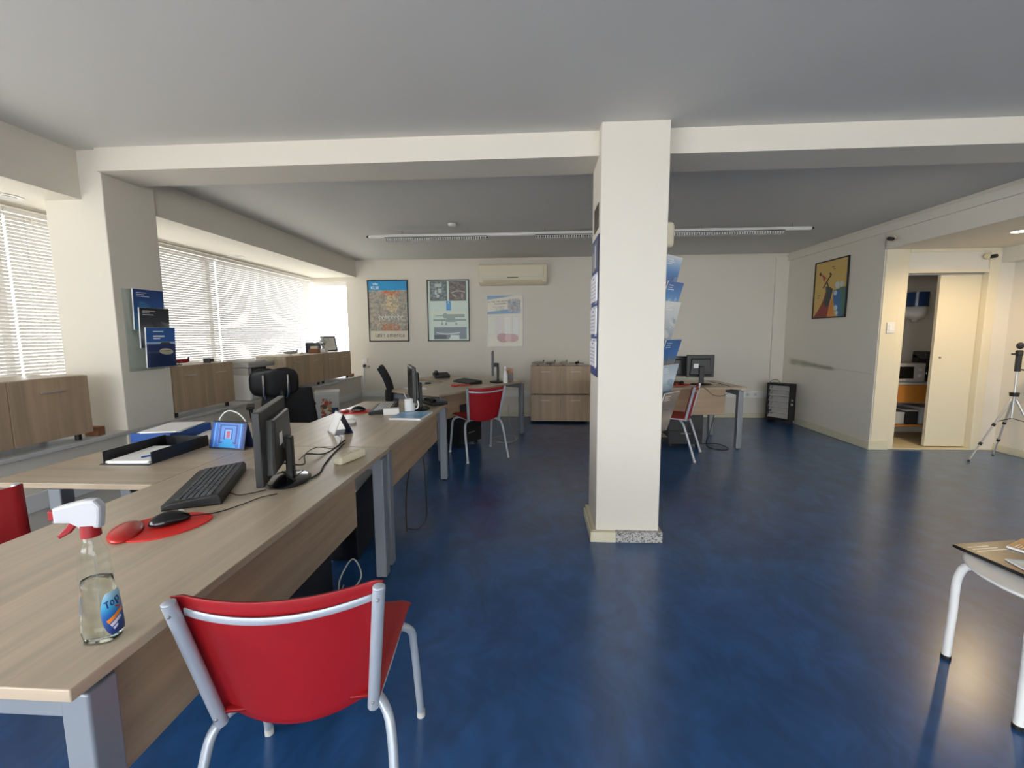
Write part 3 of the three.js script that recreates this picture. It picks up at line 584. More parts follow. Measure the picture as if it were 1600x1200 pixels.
solo('tissue_box', 'small white box beside the white mug', 'box', bx(0.12, 0.05, 0.07, 0, 0.025, 0, 0.004), M.white, [-1.16, TOP, -3.36], 0.3);
{
  const t = thing('desk_phone', 'dark handset phone lying at the right end of the mug desk', 'phone', [-0.93, TOP, -3.86], 0.7);
  part('base', bx(0.16, 0.03, 0.2, 0, 0.018, 0, 0.01), M.charcoal, t);
  part('handset', tube([[-0.05, 0.045, -0.09], [-0.05, 0.058, -0.04], [-0.05, 0.058, 0.04], [-0.05, 0.045, 0.09]], 0.017, 24, 12), M.black, t);
}
{
  const t = thing('desk_phone', 'dark desk phone on the skewed desk near the far wall', 'phone', [-1.40, TOP, -6.22], 0.4);
  part('base', [rot(bx(0.22, 0.05, 0.2, 0, 0.03, 0, 0.012), 'x', 0.12).translate(0, 0.012, 0)], M.charcoal, t);
  part('handset', tube([[-0.07, 0.075, -0.09], [-0.07, 0.092, -0.04], [-0.07, 0.092, 0.04], [-0.07, 0.075, 0.09]], 0.02, 24, 12), M.black, t);
  part('display', bx(0.09, 0.003, 0.04, 0.05, 0.068, -0.05), M.lightGrey, t);
}
paperStack('scattered papers on the left part of the skewed desk', [-1.42, TOP, -4.98], 0.5, 3);
{
  const t = thing('spray_bottle', 'small white spray bottle on the skewed desk by the slim monitor', 'bottle', [-0.43, TOP, -5.58]);
  part('bottle_body', lathe([[0, 0.001], [0.028, 0.001], [0.03, 0.006], [0.03, 0.11], [0.014, 0.15], [0.013, 0.17], [0, 0.17]], 24), M.white, t);
  part('cap', lathe([[0, 0.165], [0.016, 0.165], [0.016, 0.19], [0.008, 0.215], [0, 0.215]], 20), M.white, t);
}
solo('photo_card', 'small upright photo card behind the small spray bottle', 'card', rot(bx(0.11, 0.17, 0.006, 0, 0.087, 0), 'x', -0.15).translate(0, 0.001, 0), mat(0xffffff, 0.5, { map: magTex(9, ['#c79a72', '#b98a66', '#6a6a74', '#55535e']) }), [-0.40, TOP, -5.85], 0);
solo('tape_roll', 'cream tape roll on the desk behind the column', 'tape', lathe([[0.03, 0.001], [0.052, 0.001], [0.052, 0.045], [0.03, 0.045], [0.03, 0.001]], 30), M.cream, [1.53, TOP, -5.55]);
{
  const t = thing('desk_organiser', 'black desk organiser stuffed with papers, behind the brochures rack', 'organiser', [1.27, TOP, -5.70], 0.1);
  part('tray', [bb(-0.15, 0.15, 0, 0.004, -0.12, 0.12), bb(-0.15, 0.15, 0.13, 0.134, -0.12, 0.12), bb(-0.15, -0.146, 0, 0.2, -0.12, 0.12), bb(0.146, 0.15, 0, 0.2, -0.12, 0.12), bb(-0.15, 0.15, 0.196, 0.2, -0.12, 0.12)], M.black, t);
  part('paper_pad', bx(0.2, 0.03, 0.2, 0.01, 0.15, 0, 0.002), M.paper, t);
}
cord('monitor_cable', 'black cable hanging in a loop over the front edge behind the column', [[2.0, TOP + 0.05, -5.38], [2.1, TOP + 0.03, -5.3], [2.2, Y, -5.22], [2.17, TOP - 0.03, -5.12], [2.08, TOP - 0.09, -5.1], [1.97, TOP - 0.08, -5.1], [1.9, TOP - 0.02, -5.1], [1.87, Y, -5.15]], 0.003, M.black);

// computers and drawer units under the desks
function tower(label, pos, turn, m = M.black) {
  const t = thing('computer_tower', label, 'computer', pos, turn, 'computer towers');
  part('case', bx(0.18, 0.42, 0.42, 0, 0.222, 0, 0.005), m, t);
  part('top_panel', bx(0.176, 0.012, 0.41, 0, 0.438, 0, 0.002), M.lightGrey, t);
  part('front_bezel', bx(0.17, 0.41, 0.012, 0, 0.222, 0.216, 0.004), M.blackGloss, t);
  part('rear_plate', [bx(0.15, 0.38, 0.004, 0, 0.222, -0.212), ...[0.1, 0.14, 0.18].map(y => bx(0.03, 0.012, 0.006, -0.03, y, -0.214))], M.greyPlastic, t);
  for (const [x, z] of [[-0.06, -0.16], [0.06, -0.16], [-0.06, 0.16], [0.06, 0.16]]) part('rubber_foot', cyl(0.014, 0.014, 0.012, x, 0.006, z, 12), M.black, t);
}
tower('computer tower under the near end of the mug desk', [-1.19, 0, -2.66], 0.1);
tower('computer tower deep under the foreground desk', [-1.17, 0, -1.93], 0.05);
function pedestal(label, pos, turn, m) {
  const t = thing('drawer_pedestal', label, 'drawers', pos, turn, 'drawer pedestals under desks');
  part('body', bx(0.40, 0.50, 0.50, 0, 0.30, 0, 0.003), m, t);
  for (let k = 0; k < 3; k++) { const d = part('drawer', bx(0.39, 0.155, 0.016, 0, 0.135 + k * 0.162, 0.258, 0.002), M.black, t); part('handle', bx(0.12, 0.01, 0.014, 0, 0.18 + k * 0.162, 0.27, 0.003), M.steel, d); }
  for (const [x, z] of [[-0.16, -0.2], [0.16, -0.2], [-0.16, 0.2], [0.16, 0.2]]) part('caster', [rot(cyl(0.022, 0.022, 0.03, 0, 0, 0, 14), 'z', Math.PI / 2).translate(x, 0.022, z), cyl(0.01, 0.01, 0.02, x, 0.043, z, 8)], M.black, t);
}
pedestal('black drawer pedestal under the skewed desk', [-1.05, 0, -5.35], turnC + Math.PI / 2, M.black);
pedestal('black drawer pedestal under the desk by the column', [1.72, 0, -5.48], 0, M.black);
// loose cords on the floor
cord('floor_cable', 'black cable hanging to the floor under the mug desk', [[-0.90, 0.405, -3.3], [-0.885, 0.25, -3.28], [-0.86, 0.1, -3.2], [-0.83, 0.006, -3.05], [-0.86, 0.008, -2.9], [-0.9, 0.03, -2.86]], 0.0045, M.black);
cord('floor_cable', 'second black cable slanting down under the mug desk', [[-0.93, 0.46, -3.1], [-0.94, 0.30, -3.0], [-0.93, 0.12, -2.92], [-0.91, 0.008, -2.86]], 0.005, M.black);
cord('floor_cable', 'grey cable tangle on the floor under the skewed desk', [[-0.55, 0.006, -5.5], [-0.42, 0.012, -5.35], [-0.3, 0.006, -5.5], [-0.36, 0.02, -5.75], [-0.55, 0.008, -5.7], [-0.62, 0.02, -5.45], [-0.45, 0.03, -5.3], [-0.28, 0.008, -5.6], [-0.4, 0.15, -5.9], [-0.42, 0.39, -5.95]], 0.0035, M.greyPlastic);
cord('floor_cable', 'black cable looping on the floor by the right desk leg', [[2.1, 0.42, -5.35], [2.07, 0.2, -5.38], [2.0, 0.02, -5.3], [2.1, 0.006, -5.15], [2.22, 0.006, -5.2], [2.16, 0.02, -5.36], [1.98, 0.006, -5.42]], 0.005, M.black);
cord('floor_cable', 'grey cable coil on the floor under the foreground desk', [[-1.05, 0.008, -1.75], [-0.98, 0.012, -1.95], [-1.03, 0.1, -2.1], [-1.0, 0.16, -2.2], [-0.96, 0.06, -2.2], [-1.02, 0.008, -2.05], [-1.06, 0.008, -2.2]], 0.004, M.greyPlastic);

// =====================================================================
// CABINETS AND THE WINDOW LEDGE
// =====================================================================
function cabinet(label, pos, turn, W, H, Dp, doors, feet = 0.035, group = 'low oak cabinets') {   // front is local +z, base centre at pos
  const t = thing('cabinet', label, 'cabinet', pos, turn, group);
  part('body', uvm(bx(W, H - feet, Dp - 0.02, 0, feet + (H - feet) / 2, -0.01, 0.002), 'x'), M.oak, t);
  for (let k = 0; k < doors; k++) {
    const w = W / doors - 0.004, x = -W / 2 + (k + 0.5) * W / doors;
    const d = part('door', uvm(bx(w, H - feet - 0.006, 0.018, x, feet + (H - feet) / 2, Dp / 2 - 0.01, 0.002), 'y', x, k * 0.37), M.oakDark, t);
    part('handle', [bx(0.14, 0.008, 0.012, x, H - 0.085, Dp / 2 + 0.008, 0.002)], M.alu, d);
  }
  if (feet) for (const [x, z] of [[-W / 2 + 0.06, -Dp / 2 + 0.06], [W / 2 - 0.06, -Dp / 2 + 0.06], [-W / 2 + 0.06, Dp / 2 - 0.05], [W / 2 - 0.06, Dp / 2 - 0.05]]) part('foot', cyl(0.018, 0.018, feet, x, feet / 2, z, 14), M.black, t);
  return t;
}
const LEDGE = 0.683, Q = Math.PI / 2;
cabinet('oak ledge cabinet cut off by the left edge, before the near blind', [-3.165, LEDGE, -2.28], Q, 0.9, 0.425, 0.37, 2, 0.04);
cabinet('oak ledge cabinet right of the big pillar with toys on it', [-3.165, LEDGE, -3.76], Q, 0.73, 0.425, 0.37, 2, 0.04);
cabinet('first oak ledge cabinet right of the printer', [-3.165, LEDGE, -5.475], Q, 0.89, 0.425, 0.37, 2, 0.04);
cabinet('oak ledge cabinet in the window corner, holding the framed certificate', [-3.165, LEDGE, -6.38], Q, 0.90, 0.425, 0.37, 2, 0.04);
cabinet('lower oak storage cabinet against the far wall by the column', [0.32, 0, -6.86], 0, 0.9, 0.435, 0.42, 2, 0.03, 'stacked oak storage cabinets');
cabinet('upper oak storage cabinet with model planes, by the column', [0.32, 0.436, -6.86], 0, 0.9, 0.435, 0.42, 2, 0.012, 'stacked oak storage cabinets');
solo('wood_block', 'reddish wood block on the ledge beside the pillar', 'block', bx(0.1, 0.06, 0.05, 0, 0.031, 0, 0.002), M.brown, [-3.05, LEDGE, -2.80]);
solo('wood_block', 'small tan wood block in the window corner of the ledge', 'block', bx(0.1, 0.05, 0.08, 0, 0.026, 0, 0.002), M.brown, [-3.06, LEDGE, -6.95]);
// printer
{
  const t = thing('printer', 'grey laser printer on the window ledge between the cabinets', 'printer', [-3.16, LEDGE, -4.58], Q); t.scale.y = 1.2;
  part('body', [bx(0.46, 0.22, 0.36, 0, 0.112, 0, 0.012)], M.lightGrey, t);
  part('paper_drawer', bx(0.44, 0.09, 0.012, 0, 0.055, 0.184, 0.004), M.lightGrey, t);
  part('drawer_grip', bx(0.12, 0.022, 0.008, 0.02, 0.045, 0.189, 0.002), M.charcoal, t);
  part('output_slot', bx(0.36, 0.06, 0.28, 0, 0.252, -0.03, 0.006), M.charcoal, t);
  part('scanner_lid', [bx(0.46, 0.05, 0.36, 0, 0.307, 0, 0.012), bx(0.05, 0.06, 0.34, -0.2, 0.252, 0, 0.004)], M.greyPlastic, t);
}
paperStack('yellowed papers piled on the printer lid', [-3.15, LEDGE + 0.3995, -4.58], 0.1, 9, 0.3, 0.22);
// things on the cabinets
const CT = LEDGE + 0.4255;
function modelPlane(label, pos, turn, m, s = 1, group = 'model aeroplanes on the storage cabinet') {
  const t = thing('model_plane', label, 'model plane', pos, turn, group);
  const f = lathe([[0, -0.11], [0.014, -0.10], [0.022, -0.07], [0.022, 0.06], [0.012, 0.10], [0.001, 0.115]].map(([a, b]) => [a * s, b * s]), 16).rotateZ(Q);
  part('fuselage', f.translate(0, 0.042 * s, 0), m, t);
  part('wing', [rot(extrude([[-0.02, 0], [0.03, 0], [-0.03, 0.12], [-0.045, 0.12]].map(([a, b]) => [a * s, b * s]), 0.007 * s), 'x', Q).translate(0, 0.04 * s, 0)], m, t);
  part('wing', [rot(extrude([[-0.02, 0], [-0.045, -0.12], [-0.03, -0.12], [0.03, 0]].map(([a, b]) => [a * s, b * s]), 0.007 * s), 'x', Q).translate(0, 0.04 * s, 0)], m, t);
  part('tail_fin', extrude([[0.07, 0.045], [0.10, 0.045], [0.112, 0.085], [0.098, 0.085]].map(([a, b]) => [a * s, b * s]), 0.002 * s), M.blue, t);
  part('stand', [cyl(0.028 * s, 0.028 * s, 0.004, 0, 0.003, 0, 18), bar([0, 0.004, 0], [0, 0.032 * s, 0], 0.003 * s, 8)], M.black, t);
}
[[-0.02, 'leftmost white model aeroplane on the storage cabinet', M.greyPlastic], [0.17, 'second white model aeroplane from the left on the storage cabinet', M.silver], [0.37, 'third white model aeroplane from the left on the storage cabinet', M.greyPlastic], [0.58, 'dark and white model aeroplane nearest the column', M.charcoal]].forEach(([x, l, m], i) => modelPlane(l, [x, 0.8715, -6.82], 0.35 + i * 0.3, m, 0.95));
modelPlane('red and white toy plane on the cabinet by the pillar', [-3.1, CT, -3.62], 1.2, M.red, 0.8, 'toys on the ledge cabinets');
{
  const t = thing('toy_camera', 'small black toy on the cabinet by the pillar', 'toy', [-3.08, CT, -3.92], 0.6);
  part('body', bx(0.06, 0.04, 0.04, 0, 0.021, 0, 0.006), M.black, t); part('lens', rot(cyl(0.016, 0.016, 0.03, 0, 0, 0, 16), 'z', Q).translate(0.04, 0.024, 0), M.black, t);
}
modelPlane('small grey model plane on the ledge cabinet right of the printer', [-3.12, CT, -5.38], 0.9, M.greyPlastic, 0.8, 'toys on the ledge cabinets');
solo('pen_wire', 'thin bent wire ornament on the ledge cabinet', 'ornament', [tube([[0, 0, 0], [-0.01, 0.1, 0], [0.0, 0.2, 0.02], [0.02, 0.22, 0.06]], 0.002, 20, 6), cyl(0.03, 0.03, 0.006, 0, 0.004, 0, 18)], M.charcoal, [-3.14, CT, -5.68], 0);
{
  const t = thing('card_box', 'brown card box on the ledge cabinet beside the silver trophy', 'box', [-3.12, CT, -5.98], 0.2);
  part('body', bx(0.12, 0.06, 0.12, 0, 0.031, 0, 0.002), M.brown, t); part('cards', bx(0.09, 0.05, 0.06, 0, 0.07, 0.01, 0.002), M.beige, t);
}
{
  const t = thing('trophy', 'small silver trophy on a white base beside the framed certificate', 'trophy', [-3.12, CT, -6.22]);
  part('base', bx(0.1, 0.05, 0.1, 0, 0.026, 0, 0.006), M.white, t);
  part('cup', lathe([[0, 0.05], [0.02, 0.05], [0.012, 0.07], [0.014, 0.085], [0.045, 0.12], [0.052, 0.15], [0.03, 0.18], [0.02, 0.19], [0.012, 0.215], [0.004, 0.24], [0, 0.245]], 24), M.silver, t);
  for (const s of [-1, 1]) part('handle', tube([[0, 0.10, s * 0.035], [0, 0.12, s * 0.075], [0, 0.16, s * 0.075], [0, 0.165, s * 0.045]], 0.005, 16, 8), M.silver, t);
}
{
  const t = thing('certificate_frame', 'framed certificate leaning back on the corner cabinet', 'frame', [-3.14, CT, -6.5], Q - 0.25);
  const lean = -0.2, f = (g) => g.rotateX(lean).translate(0, 0.004, 0);
  part('frame', f(merge([bb(-0.15, 0.15, 0, 0.018, -0.01, 0.01), bb(-0.15, 0.15, 0.212, 0.23, -0.01, 0.01), bb(-0.15, -0.132, 0.018, 0.212, -0.01, 0.01), bb(0.132, 0.15, 0.018, 0.212, -0.01, 0.01)].map(flat))), M.charcoal, t);
  part('certificate', f(bb(-0.132, 0.132, 0.018, 0.212, -0.006, 0.002)), mat(0xffffff, 0.5, { map: canvasTex(256, 192, (g, w, h) => { g.fillStyle = '#efece2'; g.fillRect(0, 0, w, h); g.fillStyle = '#a9a596'; for (let i = 0; i < 6; i++) g.fillRect(60 + (i % 2) * 10, 40 + i * 20, 130 - (i % 3) * 24, 3); g.beginPath(); g.arc(128, 22, 8, 0, 7); g.fill(); }) }), t);
  part('easel', [rot(bx(0.02, 0.2, 0.004, 0, 0.1, 0), 'x', 0.35).translate(0, 0.002, -0.115)], M.charcoal, t);
}
solo('document_holder', 'dark upright document holder behind the silver trophy', 'holder', [bx(0.02, 0.14, 0.42, 0, 0.071, 0, 0.003), bx(0.08, 0.01, 0.42, 0.03, 0.006, 0, 0.002)], M.navy, [-3.30, CT, -6.3]);
// printed carton on the floor
{
  const tex = canvasTex(256, 512, (g, w, h) => {
    g.fillStyle = '#d9d8d6'; g.fillRect(0, 0, w, h); g.fillStyle = '#1f3f6e'; g.fillRect(120, 150, 130, 170);
    seed = 33; for (let i = 0; i < 70; i++) { g.fillStyle = ['#c9573a', '#e0a25a', '#8a5a3c', '#f0e2c4', '#5b4a44', '#b7b2a8'][Math.floor(rnd() * 6)]; g.beginPath(); g.ellipse(60 + rnd() * 110, 50 + rnd() * 270, 6 + rnd() * 22, 6 + rnd() * 22, rnd() * 3, 0, 7); g.fill(); }
  });
  const t = thing('carton', 'white printed carton standing on the floor below the corner cabinet', 'carton', [-2.76, 0, -5.55], 0.42);
  part('carton_body', bx(0.28, 0.62, 0.28, 0, 0.312, 0, 0.003), M.white, t);
  part('flap', bx(0.30, 0.012, 0.30, 0, 0.63, 0, 0.002), M.white, t);
  part('print', new THREE.PlaneGeometry(0.27, 0.58).translate(0, 0.31, 0.1412), mat(0xffffff, 0.5, { map: tex }), t, 'food picture print');
}
// wall socket corner bits
{
  const t = thing('wall_socket', 'white wall socket with plugs and cords in the far left corner', 'socket', [-2.9, 0.93, BACK], 0);
  part('plate', bx(0.09, 0.09, 0.02, 0, 0, 0.012, 0.004), M.white, t);
  part('plug', bx(0.04, 0.05, 0.05, 0.0, -0.09, 0.03, 0.006), M.charcoal, t);
  part('adapter', bx(0.06, 0.03, 0.05, 0.05, -0.10, 0.03, 0.006), M.greyPlastic, t);
  part('cord', tube([[0, -0.11, 0.03], [0.0, -0.2, 0.02], [0.01, -0.32, 0.02], [-0.01, -0.46, 0.02]], 0.004, 24, 6), M.whitePlastic, t);
  part('conduit', bx(0.025, 0.5, 0.015, -0.03, -0.28, 0.009, 0.002), M.white, t);
}

// =====================================================================
// WALL THINGS
// =====================================================================
function poster(label, pos, turn, w, h, map, frameMat, fw = 0.016) {       // hangs with its back on the wall, faces local +z
  const t = thing('framed_poster', label, 'poster', pos, turn, 'framed posters');
  part('frame', [bb(-w / 2, w / 2, -h / 2, -h / 2 + fw, 0.002, 0.022, 0.002), bb(-w / 2, w / 2, h / 2 - fw, h / 2, 0.002, 0.022, 0.002), bb(-w / 2, -w / 2 + fw, -h / 2 + fw, h / 2 - fw, 0.002, 0.022, 0.002), bb(w / 2 - fw, w / 2, -h / 2 + fw, h / 2 - fw, 0.002, 0.022, 0.002)], frameMat, t);
  part('backing', bb(-w / 2 + fw, w / 2 - fw, -h / 2 + fw, h / 2 - fw, 0.002, 0.011), M.charcoal, t);
  part('print', new THREE.PlaneGeometry(w - 2 * fw, h - 2 * fw).translate(0, 0, 0.0125), mat(0xffffff, 0.35, { map }), t);
  return t;
}
const latinTex = canvasTex(512, 768, (g, w, h) => {
  g.fillStyle = '#d8d2bf'; g.fillRect(0, 0, w, h); g.fillStyle = '#2f9bd6'; g.fillRect(0, 0, w, 122);
  g.fillStyle = '#e9f2f6'; g.font = 'bold 54px sans-serif'; g.fillText('KLM', 30, 106); g.fillRect(62, 44, 66, 6); for (const x of [70, 95, 120]) { g.beginPath(); g.arc(x, 36, 6, 0, 7); g.fill(); } g.fillRect(92, 22, 6, 14); g.fillRect(58, 34, 74, 3);
  seed = 71;
  const pal = ['#a39c90', '#b5ab9a', '#8d8d88', '#c2b49e', '#98a0a0', '#aca194', '#cdbfa8', '#7f827e'];
  g.fillStyle = '#8f887c'; g.fillRect(0, 130, w, 510);
  for (let i = 0; i < 2200; i++) { const x = rnd() * w, y = 130 + rnd() * 500, hot = (y < 190 && x > 160 && x < 410) || (y > 550 && x > 180 && x < 400), lit = Math.hypot((x - 310) / 90, (y - 290) / 130) < 1; g.fillStyle = hot && rnd() < 0.6 ? ['#d2794e', '#c9683f', '#d99a6c'][Math.floor(rnd() * 3)] : lit && rnd() < 0.5 ? '#d8c49a' : pal[Math.floor(rnd() * 8)]; g.globalAlpha = 0.6; g.beginPath(); g.ellipse(x, y, 5 + rnd() * 14, 5 + rnd() * 12, rnd() * 3, 0, 7); g.fill(); g.globalAlpha = 1; }
  g.strokeStyle = '#d3d6d2'; g.lineWidth = 9; g.beginPath(); for (let i = 0; i < 8; i++) { const x = 130 + i * 42; g.moveTo(x, 430 + (i % 2) * 30); g.lineTo(x + 10, 520 - (i % 3) * 20); g.moveTo(x, 470); g.arc(x + 12, 470, 18, 3, 6); } g.stroke();
  g.fillStyle = '#d8d2bf'; g.fillRect(0, 640, w, 128); g.fillStyle = '#4a463e'; g.font = '68px sans-serif'; g.textAlign = 'center'; g.fillText('latin america', w / 2 + 12, 722);
});
poster('tall framed poster with blue band and the words latin america', [-2.47, 1.742, BACK], 0, 0.67, 1.0, latinTex, M.black);
const planeTex = canvasTex(512, 768, (g, w, h) => {
  g.fillStyle = '#cfe0d6'; g.fillRect(0, 0, w, h); seed = 91;
  g.fillStyle = '#5d6668'; g.fillRect(26, 8, 216, 250); g.fillStyle = '#6c6462'; g.fillRect(268, 8, 218, 250);
  for (let i = 0; i < 260; i++) { g.fillStyle = ['#8d9a9a', '#454f53', '#aab6b4', '#6f7a7c'][Math.floor(rnd() * 4)]; g.globalAlpha = 0.45; g.beginPath(); g.ellipse(40 + rnd() * 190, 22 + rnd() * 222, 6 + rnd() * 18, 5 + rnd() * 14, rnd() * 3, 0, 7); g.fill(); g.globalAlpha = 1; }
  for (const [x, y, a, b] of [[90, 40, 80, 44], [130, 100, 44, 60], [86, 120, 30, 60], [110, 180, 34, 34]]) { g.fillStyle = '#bccbc6'; g.fillRect(x, y, a, b); }
  for (let i = 0; i < 260; i++) { g.fillStyle = ['#857a76', '#4f4a4a', '#9c8f88', '#5b5554'][Math.floor(rnd() * 4)]; g.globalAlpha = 0.45; g.beginPath(); g.ellipse(290 + rnd() * 178, 18 + rnd() * 226, 8 + rnd() * 20, 4 + rnd() * 9, rnd(), 0, 7); g.fill(); g.globalAlpha = 1; }
  g.strokeStyle = '#c2b6ac'; g.lineWidth = 12; g.beginPath(); g.moveTo(290, 160); g.quadraticCurveTo(380, 110, 470, 150); g.moveTo(310, 170); g.lineTo(360, 210); g.moveTo(440, 165); g.lineTo(430, 220); g.stroke();
  g.fillStyle = '#4f9fd6'; g.fillRect(230, 262, 60, 120); g.fillStyle = '#cfe6f2'; g.beginPath(); g.arc(260, 285, 9, 0, 7); g.fill();
  g.fillStyle = '#dbe2cf'; g.fillRect(26, 400, 460, 30);
  g.fillStyle = '#8fa29c'; g.beginPath(); g.moveTo(80, 448); g.lineTo(200, 440); g.lineTo(200, 456); g.lineTo(80, 456); g.fill(); g.beginPath(); g.ellipse(215, 450, 32, 34, 0, 0, 7); g.fill(); g.fillRect(240, 430, 220, 40); g.fillRect(60, 492, 420, 24); g.fillRect(230, 470, 110, 60); for (const x of [170, 220, 350]) { g.fillRect(x, 516, 8, 36); g.beginPath(); g.arc(x + 4, 556, 13, 0, 7); g.fill(); }
  g.fillStyle = '#77868f'; g.fillRect(66, 596, 420, 156); g.fillStyle = '#c6d3d6'; g.beginPath(); g.moveTo(90, 660); g.quadraticCurveTo(240, 690, 400, 660); g.lineTo(390, 680); g.quadraticCurveTo(240, 710, 100, 675); g.fill(); g.fillStyle = '#d5e2dc'; g.beginPath(); g.moveTo(260, 752); g.quadraticCurveTo(300, 660, 350, 752); g.fill(); g.fillRect(280, 700, 110, 52); g.fillStyle = '#4d5960'; g.fillRect(66, 700, 160, 52);
});
poster('framed poster of an old aeroplane with two grey photographs on top', [-1.475, 1.738, BACK], 0, 0.69, 0.99, planeTex, M.black);
const fadedTex = canvasTex(384, 560, (g, w, h) => {
  g.fillStyle = '#e2dccb'; g.fillRect(0, 0, w, h); g.fillStyle = '#7fa0c4'; g.beginPath(); g.moveTo(0, 0); g.lineTo(300, 0); g.lineTo(0, 44); g.fill(); g.beginPath(); g.moveTo(0, 180); g.lineTo(220, 150); g.lineTo(384, 196); g.lineTo(0, 204); g.fill();
  g.fillStyle = '#6a6a6a'; g.font = 'bold 22px monospace'; g.save(); g.rotate(-0.06); g.fillText('FLYING THE NORTH', 4, 78); g.fillText('PASSENGERS', 72, 104); g.font = '18px monospace'; g.fillText('WITH BARENTS', 56, 138); g.fillText('IN AIRWAY', 84, 162); g.restore();
  seed = 12; for (let i = 0; i < 240; i++) { g.fillStyle = ['#9aa3ad', '#c3c3c0', '#8f8a8c', '#7d8794', '#cdbfb4'][Math.floor(rnd() * 5)]; g.globalAlpha = 0.5; g.beginPath(); g.ellipse(240 + rnd() * 116, 46 + rnd() * 120, 8 + rnd() * 16, 8 + rnd() * 16, rnd() * 3, 0, 7); g.fill(); g.globalAlpha = 1; }
  for (const [x, c] of [[40, '#dfe0cf'], [130, '#dcd6d6'], [220, '#e6e4de'], [310, '#e0dfdb']]) { g.fillStyle = c; g.fillRect(x - 34, 230, 72, 210); g.strokeStyle = '#b9b3ab'; g.lineWidth = 2; g.strokeRect(x - 34, 230, 72, 210); }
  g.fillStyle = '#c39a9c'; g.beginPath(); g.ellipse(170, 470, 66, 52, 0.2, 0, 7); g.fill(); g.fillStyle = '#cba3a2'; g.beginPath(); g.ellipse(280, 472, 62, 46, 0, 0, 7); g.fill(); g.fillStyle = '#d9b8b4'; g.beginPath(); g.ellipse(228, 470, 36, 46, 0, 0, 7); g.fill();
});
poster('faded white-framed poster below the air conditioner', [-0.556, 1.565, BACK], 0, 0.59, 0.83, fadedTex, M.white, 0.014);
const dancerTex = canvasTex(384, 448, (g, w, h) => {
  g.fillStyle = '#cfae62'; g.fillRect(0, 0, w, h);
  g.fillStyle = '#8e2f2b'; g.beginPath(); g.moveTo(0, 448); g.quadraticCurveTo(110, 360, 140, 250); g.lineTo(220, 250); g.quadraticCurveTo(190, 380, 180, 448); g.fill();
  g.fillStyle = '#2e3d3c'; g.beginPath(); g.moveTo(140, 200); g.quadraticCurveTo(210, 210, 230, 230); g.quadraticCurveTo(210, 330, 170, 370); g.quadraticCurveTo(110, 340, 150, 280); g.fill();
  g.fillStyle = '#2f6aa8'; g.beginPath(); g.moveTo(240, 240); g.lineTo(384, 220); g.lineTo(384, 448); g.lineTo(310, 448); g.quadraticCurveTo(230, 360, 240, 240); g.fill();
  g.fillStyle = '#3a6f6a'; g.beginPath(); g.moveTo(310, 226); g.lineTo(384, 220); g.lineTo(384, 448); g.lineTo(340, 448); g.fill();
  g.fillStyle = '#b9cfd2'; for (const [x, y, r] of [[280, 200, 26], [330, 196, 22], [262, 262, 20], [276, 380, 22], [290, 420, 18]]) { g.beginPath(); g.arc(x, y, r, 0, 7); g.fill(); }
  g.fillStyle = '#d98a32'; g.beginPath(); g.moveTo(180, 448); g.quadraticCurveTo(200, 330, 240, 300); g.quadraticCurveTo(250, 400, 270, 448); g.fill();
  g.strokeStyle = '#40281f'; g.lineWidth = 14; g.beginPath(); g.moveTo(110, 210); g.lineTo(150, 160); g.lineTo(196, 110); g.lineTo(176, 96); g.moveTo(150, 160); g.lineTo(180, 220); g.stroke();
  g.fillStyle = '#b23a2b'; g.beginPath(); g.moveTo(60, 90); g.quadraticCurveTo(100, 100, 140, 130); g.lineTo(110, 160); g.lineTo(96, 120); g.fill();
  g.fillStyle = '#40281f'; g.beginPath(); g.arc(62, 92, 15, 0, 7); g.fill(); g.fillRect(200, 50, 34, 5); g.fillRect(220, 66, 24, 5); g.fillRect(40, 266, 44, 4); g.fillRect(38, 284, 34, 5);
});
poster('framed orange poster with dark dancing figures on the right wall', [3.818, 1.918, -6.145], -Q, 0.67, 0.755, dancerTex, M.black);
// air conditioner
{
  const t = thing('air_conditioner', 'cream wall air conditioner above the faded poster', 'air conditioner', [-0.415, 2.285, BACK]);
  const prof = [[0, -0.155], [0.12, -0.155], [0.175, -0.12], [0.19, -0.06], [0.185, 0.13], [0.165, 0.155], [0, 0.155]];
  const g = extrude(prof, 1.05, 0.006); g.translate(0, 0, -0.525); g.rotateY(-Q);
  part('casing', g.scale(1, 1, 1), M.cream, t);
  part('front_panel', bx(0.97, 0.17, 0.012, 0, 0.05, 0.198, 0.005), M.cream, t);
  part('air_flap', rot(bx(0.93, 0.045, 0.008, 0, 0, 0, 0.003), 'x', 0.5).translate(0, -0.115, 0.192), M.beige, t);
  part('trim_strip', bx(0.96, 0.014, 0.016, 0, -0.055, 0.198, 0.004), M.white, t);
  part('name_badge', bx(0.17, 0.012, 0.003, 0, -0.055, 0.2075), M.charcoal, t);
}
solo('alarm_box', 'cream rounded alarm box high on the right side of the column', 'alarm', [bx(0.12, 0.17, 0.1, 0.062, 0, 0, 0.03), bx(0.03, 0.12, 0.07, 0.016, 0, 0, 0.004)], M.cream, [0.78, 2.012, -3.14]);
